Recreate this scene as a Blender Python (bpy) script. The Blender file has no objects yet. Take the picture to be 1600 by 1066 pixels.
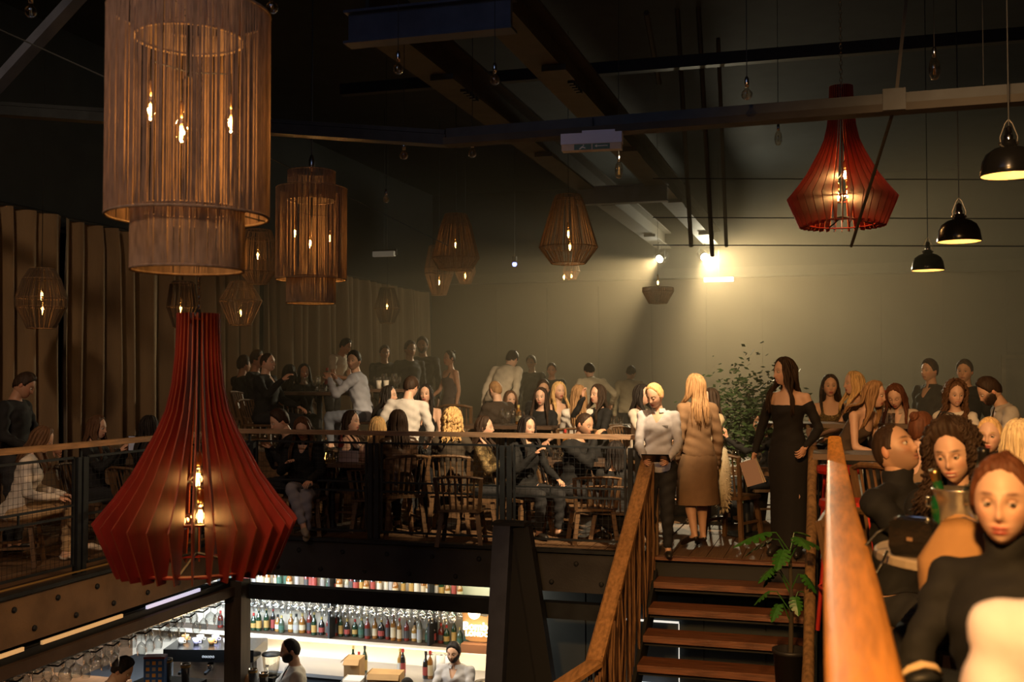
import bpy, math, random
import numpy as np
from mathutils import Vector, Matrix, Quaternion
random.seed(7); np.random.seed(7)
R = math.radians
sc = bpy.context.scene
COL = sc.collection

# ---------------------------------------------------------------- camera
TH = R(16.5); PITCH = math.atan(55/1700); H0 = 1.65
cam_d = bpy.data.cameras.new('camera'); cam = bpy.data.objects.new('camera', cam_d); COL.objects.link(cam)
cam_d.sensor_width = 36; cam_d.lens = 36*1700/1600; cam_d.clip_start = .05; cam_d.clip_end = 200
cam.location = (0, 0, H0); cam.rotation_euler = (R(90)+PITCH, 0, TH)
cam_d.dof.use_dof = True; cam_d.dof.focus_distance = 9.8; cam_d.dof.aperture_fstop = 3.2
sc.camera = cam
# ---------------------------------------------------------------- world, exposure, main lights
w = bpy.data.worlds.new('world'); sc.world = w; w.use_nodes = True
w.node_tree.nodes['Background'].inputs[0].default_value = (.22, .42, .50, 1)
w.node_tree.nodes['Background'].inputs[1].default_value = .004
sc.view_settings.view_transform = 'Standard'; sc.view_settings.look = 'None'
sc.view_settings.gamma = 1; sc.view_settings.use_curve_mapping = False
sc.view_settings.exposure = 0.0
sc.cycles.use_denoising = True
sc.cycles.max_bounces = 6; sc.cycles.diffuse_bounces = 2; sc.cycles.glossy_bounces = 3
sc.cycles.transmission_bounces = 5; sc.cycles.transparent_max_bounces = 12; sc.cycles.volume_bounces = 0
sc.cycles.use_light_tree = True; sc.cycles.caustics_reflective = False; sc.cycles.caustics_refractive = False
sc.cycles.sample_clamp_indirect = 3

def aim(o, tgt):
    o.rotation_euler = (Vector(tgt)-o.location).to_track_quat('-Z', 'Y').to_euler()
def lamp(kind, name, loc, col, power, tgt=None, size=.1, spot=60, blend=.5, parent=None, size_y=None):
    l = bpy.data.lights.new(name, kind); l.color = col; l.energy = power
    if kind == 'AREA':
        l.size = size
        if size_y: l.shape = 'RECTANGLE'; l.size_y = size_y
    else: l.shadow_soft_size = size
    if kind == 'SPOT': l.spot_size = R(spot); l.spot_blend = blend
    o = bpy.data.objects.new(name, l); COL.objects.link(o); o.location = loc
    if tgt is not None: aim(o, tgt)
    if parent: o.parent = parent
    return o
WARM = (1, .62, .27); ORANGE = (1, .47, .12); CREAM = (1, .84, .58)
# unseen spotlights, none with a fixture; added ones marked
lamp('SPOT', 'unseen_spot', (-.5, 7.95, 4.6), (1, .70, .39), 2500, (-3.0, 12.2, .95), .08, 47, .5)      # warm key on the front tables
lamp('SPOT', 'unseen_spot', (-1.6, 8.1, 5.0), (1, .60, .28), 90, (-1.1, 10.6, .6), .15, 46, .7)      # stair head
lamp('SPOT', 'unseen_spot', (-.5, -2.2, 4.6), (1, .50, .15), 3000, (1.1, 3.4, 1.0), .2, 62, .7)       # orange, right balcony
lamp('SPOT', 'unseen_spot', (.2, 2.5, 5.0), (1, .58, .27), 620, (3.0, 9.2, 1.2), .15, 50, .6)      # right tables
lamp('SPOT', 'unseen_spot', (-4.4, 3.0, 5.2), (1, .66, .38), 440, (-9.0, 9.5, 1.5), .2, 62, .8)     # curtain
lamp('SPOT', 'unseen_spot', (-2.0, -.5, 3.6), (1, .56, .34), 200, (-3.2, 4.2, 1.6), .3, 60, .8)       # red fin lamp
lamp('SPOT', 'unseen_spot', (.5, 3.0, 4.4), (1, .50, .18), 420, (-1.25, 8.8, -.5), .12, 27, .5)      # added to brighten the stair treads and canes
lamp('AREA', 'cool_fill', (-2.5, 2.0, 5.9), (.42, .58, 1), 26, (-2.5, 4.0, 0), 3.0)               # unseen cool fill below the closed roof
lamp('SPOT', 'unseen_spot', (.2, 6.6, 3.3), (1, .58, .27), 500, (-6.0, 7.3, -.2), .2, 34, .8)     # added to brighten the left gallery edge

# ---------------------------------------------------------------- picture -> place helpers (all give real metres)
_cz, _sz, _cp, _sp = math.cos(TH), math.sin(TH), math.cos(PITCH), math.sin(PITCH)
def ray(px, py):
    a = (px-800)/1700; b = (533-py)/1700
    f = _cp - b*_sp; u = _sp + b*_cp
    return Vector((a*_cz - f*_sz, a*_sz + f*_cz, u))
def PD(px, py, d):
    r = ray(px, py); return Vector((0, 0, H0)) + r*d
def PX(px, py, X): r = ray(px, py); return Vector((0, 0, H0)) + r*(X/r.x)
def PY(px, py, Y): r = ray(px, py); return Vector((0, 0, H0)) + r*(Y/r.y)
def PZ(px, py, z): r = ray(px, py); return Vector((0, 0, H0)) + r*((z-H0)/r.z)
def camdir(p):   # unit vector on the floor from p to the camera
    v = Vector((-p[0], -p[1], 0)); v.normalize(); return v
def view_yaw(p, A):
    """world yaw (0 = +Y) of something at p that faces the viewer at A=0, picture right at A=90, away at 180"""
    c = camdir(p); y0 = math.atan2(-c.x, c.y)
    return y0 + R(A)

# ---------------------------------------------------------------- materials
MATS = {}
def mat(name, col, rough=.6, metal=0, var=0, scale=8, stretch=(1, 1, 1), bump=0, bscale=None, trans=0, emit=None, es=0, col2=None, spec=None, attr=None, coord='Object', alpha=None, sheen=0):
    if name in MATS: return MATS[name]
    m = bpy.data.materials.new(name); m.use_nodes = True; nt = m.node_tree; b = nt.nodes['Principled BSDF']
    b.inputs['Base Color'].default_value = (*col, 1); b.inputs['Roughness'].default_value = rough; b.inputs['Metallic'].default_value = metal
    if spec is not None: b.inputs['Specular IOR Level'].default_value = spec
    if trans: b.inputs['Transmission Weight'].default_value = trans
    if emit: b.inputs['Emission Color'].default_value = (*emit, 1); b.inputs['Emission Strength'].default_value = es
    if alpha is not None: b.inputs['Alpha'].default_value = alpha
    if sheen: b.inputs['Sheen Weight'].default_value = sheen
    if var or bump:
        tc = nt.nodes.new('ShaderNodeTexCoord'); mp = nt.nodes.new('ShaderNodeMapping'); nz = nt.nodes.new('ShaderNodeTexNoise')
        mp.inputs['Scale'].default_value = stretch; nz.inputs['Scale'].default_value = scale; nz.inputs['Detail'].default_value = 4
        nt.links.new(tc.outputs[coord], mp.inputs[0]); nt.links.new(mp.outputs[0], nz.inputs['Vector'])
        if var:
            mx = nt.nodes.new('ShaderNodeMix'); mx.data_type = 'RGBA'
            c2 = col2 or tuple(c*(1-var) for c in col)
            mx.inputs[6].default_value = (*col, 1); mx.inputs[7].default_value = (*c2, 1)
            rp = nt.nodes.new('ShaderNodeMapRange'); rp.inputs[1].default_value = .35; rp.inputs[2].default_value = .68
            nt.links.new(nz.outputs['Fac'], rp.inputs[0]); nt.links.new(rp.outputs[0], mx.inputs[0]); nt.links.new(mx.outputs[2], b.inputs['Base Color'])
        if bump:
            bp = nt.nodes.new('ShaderNodeBump'); bp.inputs['Strength'].default_value = bump; bp.inputs['Distance'].default_value = .01
            if bscale:
                n2 = nt.nodes.new('ShaderNodeTexNoise'); n2.inputs['Scale'].default_value = bscale; nt.links.new(mp.outputs[0], n2.inputs['Vector']); nt.links.new(n2.outputs['Fac'], bp.inputs['Height'])
            else: nt.links.new(nz.outputs['Fac'], bp.inputs['Height'])
            nt.links.new(bp.outputs[0], b.inputs['Normal'])
    if attr:
        a = nt.nodes.new('ShaderNodeVertexColor'); a.layer_name = attr; nt.links.new(a.outputs[0], b.inputs['Base Color'])
    MATS[name] = m; return m
M_wood = mat('handrail_wood_lit', (.50, .27, .11), .42, var=.45, scale=6, stretch=(8, .8, 8), bump=.25, bscale=30)  # orange light on the left rail put into the colour
M_woodx = mat('handrail_wood_cross_dim', (.42, .27, .17), .45, var=.4, scale=6, stretch=(.8, 8, 8), bump=.25, bscale=30)  # same wood, duller far copy with cross grain; lighting in the colour
M_log = mat('log_wood', (.40, .23, .10), .6, var=.55, scale=9, stretch=(3, 3, 1), bump=.6, bscale=40)
M_tread = mat('tread_wood', (.22, .085, .038), .42, var=.6, scale=5, stretch=(.7, 10, 10), bump=.3, bscale=40)
M_floor = mat('floor_plank', (.19, .105, .05), .72, var=.5, scale=4, stretch=(6, .7, 6), bump=.2, bscale=30)
M_steel = mat('dark_steel', (.028, .034, .04), .5, .3, var=.4, scale=7, bump=.1)
M_bsteel = mat('blue_grey_steel', (.085, .10, .15), .55, .2, var=.3, scale=5, bump=.1)
M_beam = mat('roof_beam_paint', (.055, .048, .036), .7, 0, var=.3, scale=6, bump=.1)
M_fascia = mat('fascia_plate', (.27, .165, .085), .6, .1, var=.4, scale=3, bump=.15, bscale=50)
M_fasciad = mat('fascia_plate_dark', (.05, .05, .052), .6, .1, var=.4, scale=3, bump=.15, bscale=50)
M_black = mat('black_paint', (.012, .014, .016), .55)
M_roof = mat('roof_underside', (.02, .024, .026), .85, var=.3, scale=3)
M_wallb = mat('brown_wall', (.06, .035, .016), .75, var=.2, scale=2, bump=.1, bscale=30)
M_walld = mat('slate_panel', (.045, .058, .065), .65, var=.2, scale=3)
M_cream = mat('cream_wall', (.70, .62, .48), .6, var=.15, scale=2)
M_curtain = mat('curtain_cloth', (.30, .205, .115), .9, var=.25, scale=5, stretch=(1, 1, .2), bump=.3, bscale=120, sheen=.2)
M_red = mat('red_stained_ply', (.42, .035, .022), .5, var=.35, scale=14, stretch=(1, 1, .3), bump=.1)
M_rededge = mat('red_ply_edge', (.55, .13, .05), .5)
M_jute = mat('jute_cord', (.36, .235, .135), .95, var=.4, scale=40, stretch=(1, 1, .3))
M_jute2 = mat('jute_cord_pale', (.46, .33, .20), .95, var=.4, scale=40, stretch=(1, 1, .3))
M_chrome = mat('chrome', (.75, .73, .70), .18, 1)
M_brass = mat('brass', (.62, .42, .16), .3, 1)
M_blackm = mat('black_gloss_metal', (.02, .02, .02), .22, .6)
M_inner = mat('cream_enamel', (.85, .62, .38), .5)
M_fil = mat('glowing_filament', (1, .5, .1), .5, emit=(1, .45, .10), es=60)
M_led = mat('spot_lens_glow', (1, 1, 1), .5, emit=(1, .93, .72), es=120)
M_chairw = mat('chair_wood', (.17, .095, .045), .5, var=.35, scale=10, stretch=(4, 4, 1), bump=.1)
M_table = mat('table_top', (.12, .075, .05), .4, var=.3, scale=6, stretch=(1, 6, 1))
def glass(name, col, rough=.02, mixf=.82):
    if name in MATS: return MATS[name]
    m = bpy.data.materials.new(name); m.use_nodes = True; nt = m.node_tree; nt.nodes.clear()
    o = nt.nodes.new('ShaderNodeOutputMaterial'); mx = nt.nodes.new('ShaderNodeMixShader'); t = nt.nodes.new('ShaderNodeBsdfTransparent'); g = nt.nodes.new('ShaderNodeBsdfGlossy')
    t.inputs[0].default_value = (*col, 1); g.inputs[0].default_value = (.95, .95, .95, 1); g.inputs['Roughness'].default_value = rough
    lw = nt.nodes.new('ShaderNodeLayerWeight'); lw.inputs[0].default_value = .35
    mr = nt.nodes.new('ShaderNodeMapRange'); mr.inputs[3].default_value = 1-mixf; mr.inputs[4].default_value = .95
    nt.links.new(lw.outputs['Facing'], mr.inputs[0]); nt.links.new(mr.outputs[0], mx.inputs[0])
    nt.links.new(t.outputs[0], mx.inputs[1]); nt.links.new(g.outputs[0], mx.inputs[2]); nt.links.new(mx.outputs[0], o.inputs[0])
    MATS[name] = m; return m
M_glass = glass('clear_glass', (.93, .95, .95))
M_bulbglass = glass('bulb_glass', (.95, .90, .80), mixf=.90)

# ---------------------------------------------------------------- mesh helpers
class MB:
    def __init__(s): s.v = []; s.f = []; s.m = []
    def add(s, vs, fs, mi=0):
        n = len(s.v); s.v += [tuple(v) for v in vs]; s.f += [tuple(i+n for i in f) for f in fs]; s.m += [mi]*len(fs); return s
    def box(s, c, d, rot=None, mi=0, taper=1.0):
        x, y, z = d[0]/2, d[1]/2, d[2]/2; t = taper
        vs = [Vector((a*x*(t if k > 0 else 1), b*y*(t if k > 0 else 1), k*z)) for k in (-1, 1) for b in (-1, 1) for a in (-1, 1)]
        if rot is not None: vs = [rot @ v for v in vs]
        c = Vector(c); return s.add([v+c for v in vs], [(0, 2, 3, 1), (4, 5, 7, 6), (0, 1, 5, 4), (2, 6, 7, 3), (0, 4, 6, 2), (1, 3, 7, 5)], mi)
    def bar(s, a, b, wd, ht, up=(0, 0, 1), mi=0):
        a, b = Vector(a), Vector(b); y = (b-a); L = y.length; y.normalize(); x = y.cross(Vector(up)); x.normalize(); z = x.cross(y)
        M = Matrix((x, y, z)).transposed(); return s.box((a+b)/2, (wd, L, ht), M, mi)
    def tube(s, pts, r, n=8, mi=0, caps=True, sq=1.0, upv=None):
        pts = [Vector(p) for p in pts]; k = len(pts); rr = [r]*k if not hasattr(r, '__len__') else list(r)
        vs = []; up = Vector(upv) if upv else None; px = None
        for i, p in enumerate(pts):
            t = (pts[min(i+1, k-1)]-pts[max(i-1, 0)])
            if t.length < 1e-9: t = Vector((0, 0, 1))
            t.normalize()
            if px is None:
                ref = up if up else (Vector((0, 0, 1)) if abs(t.z) < .9 else Vector((1, 0, 0)))
                px = t.cross(ref); px.normalize()
            else:
                px = px - t*px.dot(t)
                if px.length < 1e-6: px = t.orthogonal()
                px.normalize()
            py = t.cross(px)
            for j in range(n):
                a = 2*math.pi*j/n; vs.append(p + px*(math.cos(a)*rr[i]) + py*(math.sin(a)*rr[i]*sq))
        fs = [(i*n+j, i*n+(j+1) % n, (i+1)*n+(j+1) % n, (i+1)*n+j) for i in range(k-1) for j in range(n)]
        if caps: fs += [tuple(range(n))[::-1], tuple((k-1)*n+j for j in range(n))]
        return s.add(vs, fs, mi)
    def lathe(s, prof, n=16, c=(0, 0, 0), mi=0, capb=False, capt=False):
        vs = []; c = Vector(c)
        for r, z in prof:
            for j in range(n):
                a = 2*math.pi*j/n; vs.append(c + Vector((r*math.cos(a), r*math.sin(a), z)))
        k = len(prof); fs = [(i*n+j, i*n+(j+1) % n, (i+1)*n+(j+1) % n, (i+1)*n+j) for i in range(k-1) for j in range(n)]
        if capb: fs.append(tuple(range(n))[::-1])
        if capt: fs.append(tuple((k-1)*n+j for j in range(n)))
        return s.add(vs, fs, mi)
    def ell(s, c, r, n=10, m=7, rot=None, mi=0):
        vs = []; c = Vector(c)
        for i in range(m+1):
            e = math.pi*i/m-math.pi/2
            for j in range(n):
                a = 2*math.pi*j/n; v = Vector((r[0]*math.cos(e)*math.cos(a), r[1]*math.cos(e)*math.sin(a), r[2]*math.sin(e)))
                vs.append(c + (rot @ v if rot is not None else v))
        return s.add(vs, [(i*n+j, i*n+(j+1) % n, (i+1)*n+(j+1) % n, (i+1)*n+j) for i in range(m) for j in range(n)], mi)
    def slab(s, poly, th, M=None, mi=0):
        """polygon (x,y) extruded by +-th/2 in z, then matrix"""
        n = len(poly); vs = [Vector((x, y, -th/2)) for x, y in poly]+[Vector((x, y, th/2)) for x, y in poly]
        if M is not None: vs = [M @ v for v in vs]
        return s.add(vs, [tuple(range(n))[::-1], tuple(range(n, 2*n))]+[(i, (i+1) % n, n+(i+1) % n, n+i) for i in range(n)], mi)
    def mesh(s, name, mats, smooth=False):
        me = bpy.data.meshes.new(name); me.from_pydata(s.v, [], s.f)
        mats = mats if isinstance(mats, (list, tuple)) else [mats]
        for m in mats: me.materials.append(m)
        if len(mats) > 1: me.polygons.foreach_set('material_index', s.m)
        if smooth: me.polygons.foreach_set('use_smooth', [True]*len(s.f))
        me.update(); return me
    def obj(s, name, mats, parent=None, smooth=False, loc=None):
        return link(name, s.mesh(name, mats, smooth), parent, loc)
def link(name, me, parent=None, loc=None, rotz=None, scale=None):
    o = bpy.data.objects.new(name, me); COL.objects.link(o)
    if parent is not None: o.parent = parent
    if loc is not None: o.location = loc
    if rotz is not None: o.rotation_euler = (0, 0, rotz)
    if scale is not None: o.scale = scale if hasattr(scale, '__len__') else (scale,)*3
    return o
def tag(o, label, cat, group=None):
    o['label'] = label; o['category'] = cat
    if group: o['group'] = group
    return o
def thing(name, label, cat, loc=(0, 0, 0), rotz=0, group=None):
    o = bpy.data.objects.new(name, None); COL.objects.link(o); o.location = loc; o.rotation_euler = (0, 0, rotz); o.empty_display_size = .1
    return tag(o, label, cat, group)
def struct(o): o['kind'] = 'structure'; return o
def stuff(o): o['kind'] = 'stuff'; return o
def dup(root, loc=None, rotz=None, label=None, group=None, scale=None):
    r = root.copy(); COL.objects.link(r)
    if loc is not None: r.location = loc
    if rotz is not None: r.rotation_euler = (0, 0, rotz)
    if scale is not None: r.scale = (scale,)*3
    if label: r['label'] = label
    if group: r['group'] = group
    for ch in list(root.children):
        c = ch.copy(); COL.objects.link(c); c.parent = r
        for g in ch.children:
            d = g.copy(); COL.objects.link(d); d.parent = c
    return r

# ================================================================ SETTING
XL, YF = -5.95, 10.05         # inner edge of the left gallery, edge of the far gallery
ZB = -2.85                    # bar floor
# ceiling
struct(MB().box((-2, 11, 6.15), (24, 34, .1)).obj('ceiling', M_roof))
struct(MB().box((-2, 8, ZB-.05), (24, 38, .1)).obj('floor_lower', mat('concrete_floor', (.06, .055, .05), .7, var=.3, scale=3)))
# galleries: slab + planks (planks are parts)
def deck(name, x0, x1, y0, y1, z, planks=True, pw=.16, th=.34):
    f = struct(MB().box(((x0+x1)/2, (y0+y1)/2, z-.03-th/2), (x1-x0, y1-y0, th)).obj(name, M_black))
    if planks:
        me = None; x = x0; k = 0
        L = 2.4
        while x < x1-.02:
            y = y0 - (k % 3)*.8
            wdt = min(pw, x1-x)
            while y < y1:
                a, b = max(y, y0), min(y+L, y1)
                if b-a > .05: PL.append((f, x+wdt/2, (a+b)/2, z-.015, wdt-.006, b-a-.006))
                y += L
            x += wdt; k += 1
    return f
PL = []
deck('floor', -1.62, .28, YF+.02, 12.9, 0)      # stair head, seen in full
deck('floor', -9.2, XL, 1.0, 12.3, 0)
deck('floor', XL, -1.62, YF+.02, 12.9, 0)
deck('floor', .28, 7.0, -3, 12.9, 0, False)
deck('floor', -5.2, 7.0, 12.9, 25.0, .0, False)
_pm = MB().box((0, 0, 0), (1, 1, 1)).mesh('plank', M_floor)
for i, (f, x, y, z, wx, ly) in enumerate(PL):
    o = link('plank', _pm, f, (x, y, z+random.uniform(-.002, .002))); o.scale = (wx, ly, .03)
struct(MB().box((3.64, 4.95, -.015), (6.72, 15.9, .03)).obj('floor_boarding', M_floor))
# raised platforms
struct(MB().box((-3.2, 17.2, .15), (4.0, 8.4, .30)).obj('platform', M_floor))
struct(MB().box((-7.15, 17.8, .35), (3.9, 11.2, .70)).obj('platform', M_floor))
struct(MB().box((2.9, 18.95, -.015), (8.2, 12.1, .03)).obj('floor_boarding', M_floor))
# back wall with framed door and panels
WB = struct(MB().box((-2, 25.1, 1.85), (24, .2, 4.5)).obj('wall_back', M_wallb))
struct(MB().box((-2, 25.12, 5.1), (24, .2, 2.0)).obj('wall_back_upper', M_roof))  # upper back wall in near-black, shade put into its colour
for i in range(13):
    x = -9+i*1.25
    MB().box((x+.6, 24.98, 1.9), (1.22, .05, 3.7)).obj('wall_panel', M_wallb, WB)
MB().box((-1.0, 24.8, 3.98), (18, .3, .22)).obj('ledge_beam', M_beam, WB)
struct(MB().box((7.05, 11, 3.0), (.1, 28, 6.4)).obj('wall_right', M_wallb))
struct(MB().box((-9.5, 12, 1.6), (.1, 28, 9.2)).obj('wall_left', M_roof))
dr = struct(MB().box((3.9, 24.93, 1.0), (.9, .06, 2.0)).obj('door_1', mat('door_brown', (.09, .05, .03), .5, var=.3, scale=3, stretch=(4, 4, .5))))
for dx, w_, h_, z in ((-.49, .08, 2.08, 1.04), (.49, .08, 2.08, 1.04), (0, 1.06, .08, 2.06)):
    MB().box((3.9+dx, 24.9, z), (w_, .1, h_)).obj('door_frame', M_chairw, dr)
MB().box((3.55, 24.86, 1.0), (.03, .05, .14)).obj('door_handle', M_brass, dr)
MB().box((5.7, 24.9, 1.35), (.16, .08, 2.7)).obj('wall_batten', mat('pale_batten', (.55, .38, .20), .6), WB)
MB().box((5.3, 24.9, 3.2), (.14, .05, .1)).obj('wall_switch', mat('switch_white', (.5, .45, .35), .5), WB)
# curtain along the left wall: pleated sheets, each drop an object
def curtain(x, y0, y1, z0, z1, label, seed):
    rnd = random.Random(seed); n = int((y1-y0)/.025); mb = MB(); zs = [z0, z0+.4, (z0+z1)/2, z1-.3, z1]
    ph = [rnd.uniform(0, 6.28) for _ in range(4)]
    vs = []
    for i in range(n+1):
        y = y0+(y1-y0)*i/n
        for k, z in enumerate(zs):
            am = [1.25, 1.15, 1, .8, .65][k]
            u = y*2*math.pi
            p = math.sin(u/.37+ph[0]+1.2*math.sin(u/1.7+ph[1])) + .28*math.sin(u/.21+ph[2]) + .6*math.sin(u/1.1+ph[3])
            vs.append((x+.10*am*p, y+.02*math.sin(k*1.3+y*3), z))
    m = len(zs); fs = [(i*m+k, (i+1)*m+k, (i+1)*m+k+1, i*m+k+1) for i in range(n) for k in range(m-1)]
    mb.add(vs, fs); o = mb.obj('curtain', M_curtain, None, True)
    tag(o, label, 'curtain')
    mb2 = MB(); mb2.tube([(x, y0, z1+.02), (x, y1, z1+.02)], .02, 6); mb2.obj('curtain_rail', M_black, o)
curtain(-9.15, 2.5, 11.2, .02, 3.62, 'beige pleated curtain drop nearest the standing man at the left', 1)
curtain(-9.15, 11.2, 16.2, .02, 3.6, 'beige pleated curtain drop behind the red fin lamp', 2)
curtain(-9.15, 16.2, 24.0, .7, 3.6, 'farthest dim pleated curtain drop behind the rear left tables', 3)

# fascia plates with bolts
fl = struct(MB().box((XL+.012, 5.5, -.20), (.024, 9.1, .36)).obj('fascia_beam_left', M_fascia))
_b = MB(); _b.lathe([(.024, 0), (.024, .012), (.016, .02), (0, .022)], 8); bm_ = _b.mesh('bolt', M_black)
for k in range(14):
    for j, z in ((0, -.105), (1, -.288)):
        o = link('bolt', bm_, fl, (XL+.024, 3.0+k*.48+.99*.0+(0 if j == 0 else .22)+.47, z)); o.rotation_euler = (0, R(90), 0)
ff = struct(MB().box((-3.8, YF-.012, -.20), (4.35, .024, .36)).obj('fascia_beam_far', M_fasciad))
for k in range(9):
    for j, z in ((0, -.11), (1, -.29)):
        o = link('bolt', bm_, ff, (-5.7+k*.48+(0 if j == 0 else .24), YF-.024, z)); o.rotation_euler = (R(90), 0, 0)
MB().box((XL+.02, 5.5, .01), (.10, 9.1, .03)).obj('edge_angle', M_steel, fl)
MB().box((XL-.03, 5.6, .045), (.012, 8.6, .012)).obj('edge_strip', mat('edge_light_yellow', (.7, .45, .15), .35, .6), fl)  # yellow floor edge light drawn as a plain coloured strip
MB().box((-3.8, YF-.03, .01), (4.4, .10, .03)).obj('edge_angle', M_steel, ff)

# ---------------------------------------------------------------- railings
def railing(label, p0, p1, hr_w, posts, mwood, mesh=True, z0=0.0, top=1.08):
    p0, p1 = Vector((*p0, z0)), Vector((*p1, z0)); u = (p1-p0); L = u.length; u.normalize(); nrm = Vector((-u.y, u.x, 0))
    t = thing('guard_railing', label, 'railing', p0)
    def loc(s, z): return u*s+Vector((0, 0, z))
    MB().bar(loc(-.04, top), loc(L+.04, top), hr_w, .045).obj('handrail', mwood, t)
    for s in posts:
        for ds in (-.035, .035):
            MB().bar(loc(s+ds, -.25), loc(s+ds, top-.10), .05, .045, up=u).obj('post', M_steel, t)
        MB().bar(loc(s, top-.12), loc(s, top-.02), .02, .02, up=u).obj('rail_bracket', M_steel, t)
    ends = sorted([0-.0]+list(posts)+[L]) if posts[0] > .3 else sorted(list(posts))
    for a, b in zip(ends[:-1], ends[1:]):
        if b-a < .3: continue
        a2, b2 = a+.085, b-.085
        fr = MB()
        for z in (.10, .98): fr.bar(loc(a2, z), loc(b2, z), .02, .02)
        for s in (a2, b2): fr.bar(loc(s, .09), loc(s, .99), .02, .02, up=u)
        f = fr.obj('panel_frame', M_steel, t)
        for z in (.50, .59): MB().bar(loc(a2, z), loc(b2, z), .018, .018).obj('mid_rail', M_steel, f)
        for q in (.33, .66):
            s = a2+(b2-a2)*q; MB().bar(loc(s, .50), loc(s, .59), .014, .014, up=u).obj('spacer', M_steel, f)
        wm = MB(); n1 = int((b2-a2)/.052)
        for i in range(1, n1):
            s = a2+(b2-a2)*i/n1; wm.tube([loc(s, .11), loc(s, .97)], .0016, 3, caps=False)
        for i in range(1, 17):
            z = .10+.88*i/17; wm.tube([loc(a2, z), loc(b2, z)], .0016, 3, caps=False)
        stuff(wm.obj('wire_mesh', M_steel, f))
    return t
railing('left gallery railing with orange lit wooden handrail and black wire mesh panels', (XL-.05, 3.6), (XL-.05, YF-.03), .075, [2.05, 4.06, 6.0], M_wood)
railing('far gallery railing with greyish wooden handrail running to the stair head', (XL, YF+.04), (-1.68, YF+.04), .075, [.12, 1.52, 2.90, 4.15], M_woodx)
# gallery corner column and bar structure below
struct(MB().box((XL+.03, YF-.02, -1.7), (.19, .19, 2.5)).obj('column', mat('column_steel', (.10, .08, .06), .5, .3, var=.3, scale=5, stretch=(3, 3, .4))))
struct(MB().bar((XL-.05, 2.5, -.50), (XL-.05, YF, -.50), .10, .12).obj('beam_left', M_black))
t2 = struct(MB().bar((XL-.03, 2.5, -.435), (XL-.03, YF, -.435), .012, .01).obj('trim_2', M_black))
for ya, yb, k in ((5.6, 6.95, 0), (7.15, 8.15, 0), (8.5, 9.35, 1)):
    MB().bar((XL+.012, ya, -.425), (XL+.012, yb, -.425), .02, .03).obj('light_gap', mat('strip_glow_%d' % k, (1, .7, .4), .5, emit=[(1, .55, .20), (.75, .75, 1)][k], es=[.4, .75][k]), t2)
struct(MB().bar((XL+.05, YF+.1, -.575), (-1.95, YF+.1, -.575), .12, .15).obj('beam_far', M_steel))
# ---------------------------------------------------------------- stairs
XS0, XS1 = -1.56, -.22
st = thing('staircase', 'wooden open tread staircase rising to the gallery floor between two handrails', 'staircase', (-.9, 9.9, 0))
_tm = MB().box((0, 0, 0), (XS1-XS0-.03, .285, .055)).mesh('tread', M_tread)
_tu = MB().box((0, 0, 0), (XS1-XS0-.03, .20, .04)).mesh('tread_bracket', M_black)
for k in range(1, 12):
    z = -.172*k; y = 9.97-.285*k
    o = link('tread', _tm, st, (0, y+.13-9.9, z-.028)); link('tread_bracket', _tu, o, (0, .02, -.048))
for x in (XS0-.01, XS1+.01):
    MB().bar((x+.9, 9.95-9.9, -.20), (x+.9, 9.95-11*.285-9.9, -.20-11*.172), .03, .24).obj('stringer', M_black, st)
MB().box((0, .075+.02, -.20), (XS1-XS0+.1, .05, .30)).obj('header_beam', M_black, st)
MB().box((0, .02, .0), (XS1-XS0+.1, .09, .028)).obj('nosing', M_tread, st)

# left stair handrail: flat wide wood with hanging bamboo-like cord balusters
t = thing('stair_railing', 'left stair handrail of orange brown wood over a screen of thin upright canes', 'railing', (-1.62, 9.9, 0))
A = Vector((-1.63, 10.06, 1.0)); B = Vector((-1.63, 7.52, -.36)); C = Vector((-1.95, 6.75, -.50)); o0 = Vector((-1.62, 9.9, 0))
def prism(a, b, w_, h_, n=10):
    a, b = Vector(a), Vector(b); d = (b-a).normalized(); x = d.cross(Vector((0, 0, 1))).normalized(); z = x.cross(d)
    vs = []
    for p in (a, b):
        for j in range(n):
            q = 2*math.pi*(j+.5)/n; cx, cz = math.cos(q), math.sin(q)
            s_ = lambda v: math.copysign(abs(v)**.6, v)
            vs.append(p+x*(s_(cx)*w_/2)+z*(s_(cz)*h_/2))
    return vs, [(j, (j+1) % n, n+(j+1) % n, n+j) for j in range(n)]+[tuple(range(n))[::-1], tuple(range(n, 2*n))]
mb = MB(); mb.add(*prism(A-o0, B-o0, .125, .075)); mb.obj('handrail', M_wood, t)
mb = MB(); mb.add(*prism(B-o0, C-o0, .13, .06)); mb.obj('handrail_end', M_wood, t)
MB().bar((-.01, .12, 0), (-.01, .12, 1.0), .06, .05, up=(0, 1, 0)).obj('newel_post', M_steel, t)
MB().bar((.045, .10, 0), (.045, .10, .96), .03, .04, up=(0, 1, 0)).obj('newel_batten', M_chairw, t)
M_cane = mat('cane', (.27, .145, .07), .6, var=.5, scale=20, stretch=(3, 3, .4), bump=.2)
rnd = random.Random(3)
for i in range(88):
    u = (i+.5)/88; y = .04-u*2.55; zt = .98-(u*1.36)-.03; zb = -.12-u*1.5+rnd.uniform(-.10, .10)
    x = rnd.uniform(-.035, .05); mb = MB(); r_ = rnd.uniform(.006, .0105)
    pts = [(x+rnd.uniform(-.015, .015), y+rnd.uniform(-.028, .028), zt+(zb-zt)*q) for q in (0, .3, .65, 1)]
    mb.tube(pts, [r_, r_*1.05, r_*.95, r_*.8], 5); mb.obj('cane', M_cane, t)
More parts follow.
